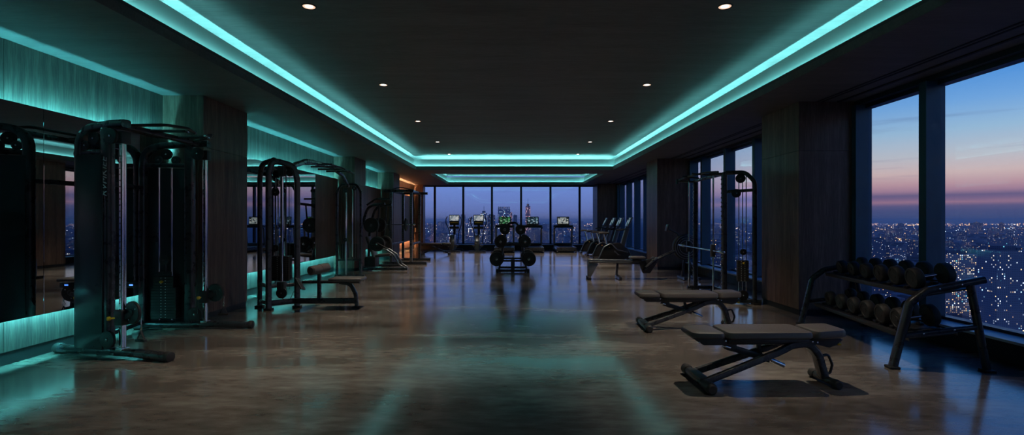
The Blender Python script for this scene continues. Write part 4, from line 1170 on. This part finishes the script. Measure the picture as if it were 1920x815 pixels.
# ---- rowing machine ----
RW = thing('rowing_machine', 'long black and silver rowing machine before the second right column', 'rowing machine', (2.9, 11.75, 0))
rl = MB().oval([(-1.17, 0, .44), (-.2, 0, .42), (.02, 0, .40)], .055, .075, (0, 1, 0), 0, .01).build('rail', K['steel'], RW)
MB().oval([(-1.14, 0, .395), (.02, 0, .365)], .03, .10, (0, 1, 0), 0, .01).build('rail_underside', K['black'], rl)
MB().prism([(-1.17, -.035, .42), (-1.00, -.035, .38), (-.92, -.035, .36), (-1.10, -.035, .04), (-1.17, -.035, .04)], (0, .07, 0), .008).build('rear_leg', K['steel'], RW)
MB().bar((-1.14, -.22, .035), (-1.14, .22, .035), .06, .06).build('rear_foot', K['rubber'], RW)
MB().oval([(-.48, 0, .36), (-.50, 0, .10), (-.42, 0, .05)], .05, .05, (0, 1, 0), .06).bar((-.46, -.25, .04), (-.46, .25, .04), .06, .06).build('middle_leg', K['satin'], RW)
MB().bx(-.20, .14, -.14, .14, .47, .53, .025, 3).build('seat', K['vinyl'], RW)
MB().oval([(-.14, 0, .43), (.06, 0, .43)], .06, .12, (0, 1, 0)).build('seat_carriage', K['dark'], RW)
for s in (-1, 1):
    MB().oval([(.10, s*.07, .20), (.42, s*.07, .46), (.85, s*.07, .66), (1.02, s*.05, .72)], .05, .045, (0, 1, 0), .2).build('monorail_arm', K['satin'], RW)
    fp = MB().box((.26, s*.13, .40), (.34, .11, .03), Euler((0, -.95+.25, 0)), .01).build('footplate', K['steel'], RW)
    MB().box((.29, s*.13, .45), (.05, .12, .02), Euler((0, -.7, 0)), .006).build('strap', K['rubber'], fp)
MB().prism([(.0, -.04, .40), (.10, -.04, .14), (.26, -.04, .14), (.5, -.04, .5), (.36, -.04, .5)], (0, .08, 0), .01).build('footplate_bracket', K['black'], RW)
fl = MB().lathe([(0, -.11), (.10, -.11), (.12, -.09), (.25, -.09), (.29, -.06), (.30, 0), (.29, .06), (.25, .09), (.12, .09), (.10, .11), (0, .11)], (1.08, 0, .74), (0, 1, 0), 40).build('flywheel_housing', K['dark'], RW)
mb = MB()
for r_ in (.16, .21, .26): mb.lathe([(r_-.006, -.096), (r_+.006, -.096), (r_+.006, -.088), (r_-.006, -.088), (r_-.006, -.096)], (1.08, 0, .74), (0, 1, 0), 40)
mb.build('vent_ring', K['steel'], fl)
MB().oval([(1.08, 0, .62), (1.00, 0, .05)], .05, .06, (0, 1, 0)).oval([(1.08, 0, .62), (1.32, 0, .05)], .05, .06, (0, 1, 0)).bar((1.0, -.25, .035), (1.0, .25, .035), .06, .06).bar((1.32, -.25, .035), (1.32, .25, .035), .06, .06).build('front_stand', K['satin'], RW)
MB().oval([(.96, 0, .88), (.90, 0, 1.05), (.70, 0, 1.14)], .04, .04, (0, 1, 0), .06).build('monitor_arm', K['black'], RW)
MB().box((.66, 0, 1.18), (.03, .18, .16), Euler((0, .2, 0)), .01).build('monitor', K['dark'], RW)
MB().cyl((.96, -.20, .90), (.96, .20, .90), .016, 12).build('pull_handle', K['rubber'], RW)

# ---- plate-loaded machine left, beyond the second column ----
PM = thing('plate_loaded_press', 'black plate-loaded press machine with round plates beyond the second left column', 'weight machine', (-3.5, 14.1, 0))
MB().oval([(-.75, -.35, .05), (.70, -.35, .05)], .07, .08, (0, 1, 0)).build('front_base', K['satin'], PM)
MB().oval([(-.75, .75, .05), (.30, .75, .05)], .07, .08, (0, 1, 0)).build('rear_base', K['satin'], PM)
MB().oval([(-.45, -.35, .05), (-.45, .75, .05)], .07, .08, (0, 0, 1)).build('side_base', K['satin'], PM)
for y in (-.2, .6):
    MB().oval([(-.62, y, .05), (-.58, y, 1.2), (-.40, y, 1.75), (.05, y, 1.80)], .07, .07, (0, 1, 0), .3, .02, 7).build('upright', K['satin'], PM)
    MB().tube([(-.1, y, 1.78), (-.14, y, 1.30), (-.18, y, .80), (-.30, y, .55)], .022, 10, .1).build('lever_arm', K['satin'], PM)
    for x, z in ((-.28, 1.22), (-.12, .72)):
        MB().cyl((x, y-.22, z), (x, y+.05, z), .024, 14).build('peg', K['chrome'], PM)
MB().oval([(-.55, .2, 1.78), (-.30, .2, 1.95), (.1, .2, 1.95)], .05, .06, (0, 1, 0), .1).build('top_arm', K['satin'], PM)
MB().box((-.36, -.02, .62), (.07, .34, .62), Euler((0, -.35, 0)), .025, 3).build('back_pad', K['vinyl'], PM)
MB().box((-.02, -.02, .40), (.42, .34, .08), Euler((0, -.12, 0)), .03, 3).build('seat', K['vinyl'], PM)
for y in (-.32, .02):
    MB().tube([(-.18, y, .62), (.12, y, .56), (.32, y, .42), (.46, y, .16), (.62, y, .06)], .024, 10, .12).build('foot_lever', K['steel'], PM)
MB().tube([(-.35, -.38, .70), (-.1, -.40, .74), (.15, -.38, .60)], .02, 10, .1).build('press_handle', K['rubber'], PM)
MB().bx(-.50, -.20, -.25, .20, .09, .36, .03).build('seat_mount', K['dark'], PM)
psrc = None
for y, yn in ((-.2, 'near'), (.6, 'far')):
    for x, z, hn in ((-.28, 1.22, 'upper'), (-.12, .72, 'lower')):
        for j, jn in ((0, 'outer'), (1, 'inner')):
            p = V(PM.location)+V((x, y-.16+j*.058, z))
            o = mk_plate(.20, .048, p, f'{jn} plate on the {yn} {hn} arm of the plate-loaded press machine', src=psrc, group='weight plates on the press machine')
            if psrc is None: psrc = o

# ---- power rack left, at the back ----
qx, qy = -3.35, 16.6
PW = thing('power_rack', 'black power rack with perforated uprights by the far left column', 'power rack', (qx, qy, 0))
Q_ = lambda x, y, z: (x-qx, y-qy, z)
ups = [(-3.72, 15.75), (-3.10, 15.75), (-3.68, 17.3), (-3.12, 17.3)]
for x, y in ups:
    u = MB().bx(x-qx-.04, x-qx+.04, y-qy-.04, y-qy+.04, 0, 2.28, .006).build('upright', K['steel'] if y < 16 else K['satin'], PW)
    hb = MB()
    for k in range(30): hb.cyl(Q_(x, y-.040, .25+k*.065), Q_(x, y-.0415, .25+k*.065), .014, 8, 0)
    hb.build('peg_holes', K['hole'], u)
mb = MB()
for (x, y), (x2, y2) in (((-3.95, 15.75), (-3.02, 15.75)), ((-3.74, 17.3), (-2.85, 17.3)), ((-3.72, 15.75), (-3.68, 17.3)), ((-3.10, 15.75), (-3.12, 17.3))):
    MB().bar(Q_(x, y, 2.26), Q_(x2, y2, 2.26), .08, .08).build('top_beam', K['satin'], PW)
MB().bar(Q_(-3.9, 15.75, .04), Q_(-2.62, 15.75, .04), .10, .08).build('foot_beam', K['satin'], PW)
MB().bar(Q_(-3.8, 17.3, .04), Q_(-2.75, 17.3, .04), .10, .08).build('foot_beam', K['satin'], PW)
MB().bar(Q_(-3.72, 15.75, .04), Q_(-3.68, 17.3, .04), .10, .08).build('foot_beam', K['satin'], PW)
MB().tube([Q_(-3.72, 15.75, 2.30), Q_(-3.4, 15.6, 2.36), Q_(-3.1, 15.75, 2.30)], .018, 10, .05).build('pull_up_bar', K['black'], PW)
MB().bar(Q_(-3.10, 15.7, .62), Q_(-3.12, 17.35, .62), .06, .06).build('safety_bar', K['satin'], PW)
MB().bar(Q_(-3.72, 15.7, .62), Q_(-3.68, 17.35, .62), .06, .06).build('safety_bar', K['satin'], PW)
MB().bx(-3.0-qx, -2.97-qx, 15.66-qy, 15.84-qy, 1.0, 1.12).build('j_hook', K['orange'], PW)
BB = thing('barbell', 'chrome barbell racked across the far left power rack', 'barbell', (-3.42, 15.66, 1.22), 0)
MB().cyl((-.55, 0, 0), (.45, 0, 0), .014, 14).build('bar', K['chrome'], BB)
for s_, x in ((-1, -.5), (1, .40)): MB().cyl((x-.06, 0, 0), (x+.06, 0, 0), .025, 14).build('sleeve', K['chrome'], BB)
for x, nm_ in ((-.30, 'left'), (.18, 'right')):
    mk_plate(.17, .05, (-3.42+x, 15.66, 1.22), f'round black plate on the {nm_} end of the power rack barbell', rot=(0, PI/2, 0), src=psrc, group='weight plates on the barbell')

# ---- flat bench at the back left ----
FB = thing('flat_bench', 'low flat bench near the back window, left of the elliptical trainers', 'weight bench', (-3.05, 20.2, 0))
MB().box((-.15, 0, .43), (.86, .30, .07), None, .025, 3).build('back_pad', K['vinyl'], FB)
MB().box((.46, 0, .44), (.32, .30, .07), Euler((0, .04, 0)), .025, 3).build('seat_pad', K['vinyl'], FB)
MB().oval([(-.50, 0, .38), (.58, 0, .38)], .05, .07, (0, 1, 0)).build('spine', K['satin'], FB)
MB().oval([(.30, 0, .36), (-.45, 0, .06)], .05, .06, (0, 1, 0)).build('brace', K['satin'], FB)
MB().oval([(-.15, 0, .36), (.30, 0, .16), (.58, 0, .05)], .05, .06, (0, 1, 0), .1).build('brace', K['satin'], FB)
MB().bar((-.47, -.28, .04), (-.47, .28, .04), .07, .07).build('rear_foot', K['rubber'], FB)
MB().bar((.58, -.22, .04), (.58, .22, .04), .07, .07).build('front_foot', K['rubber'], FB)
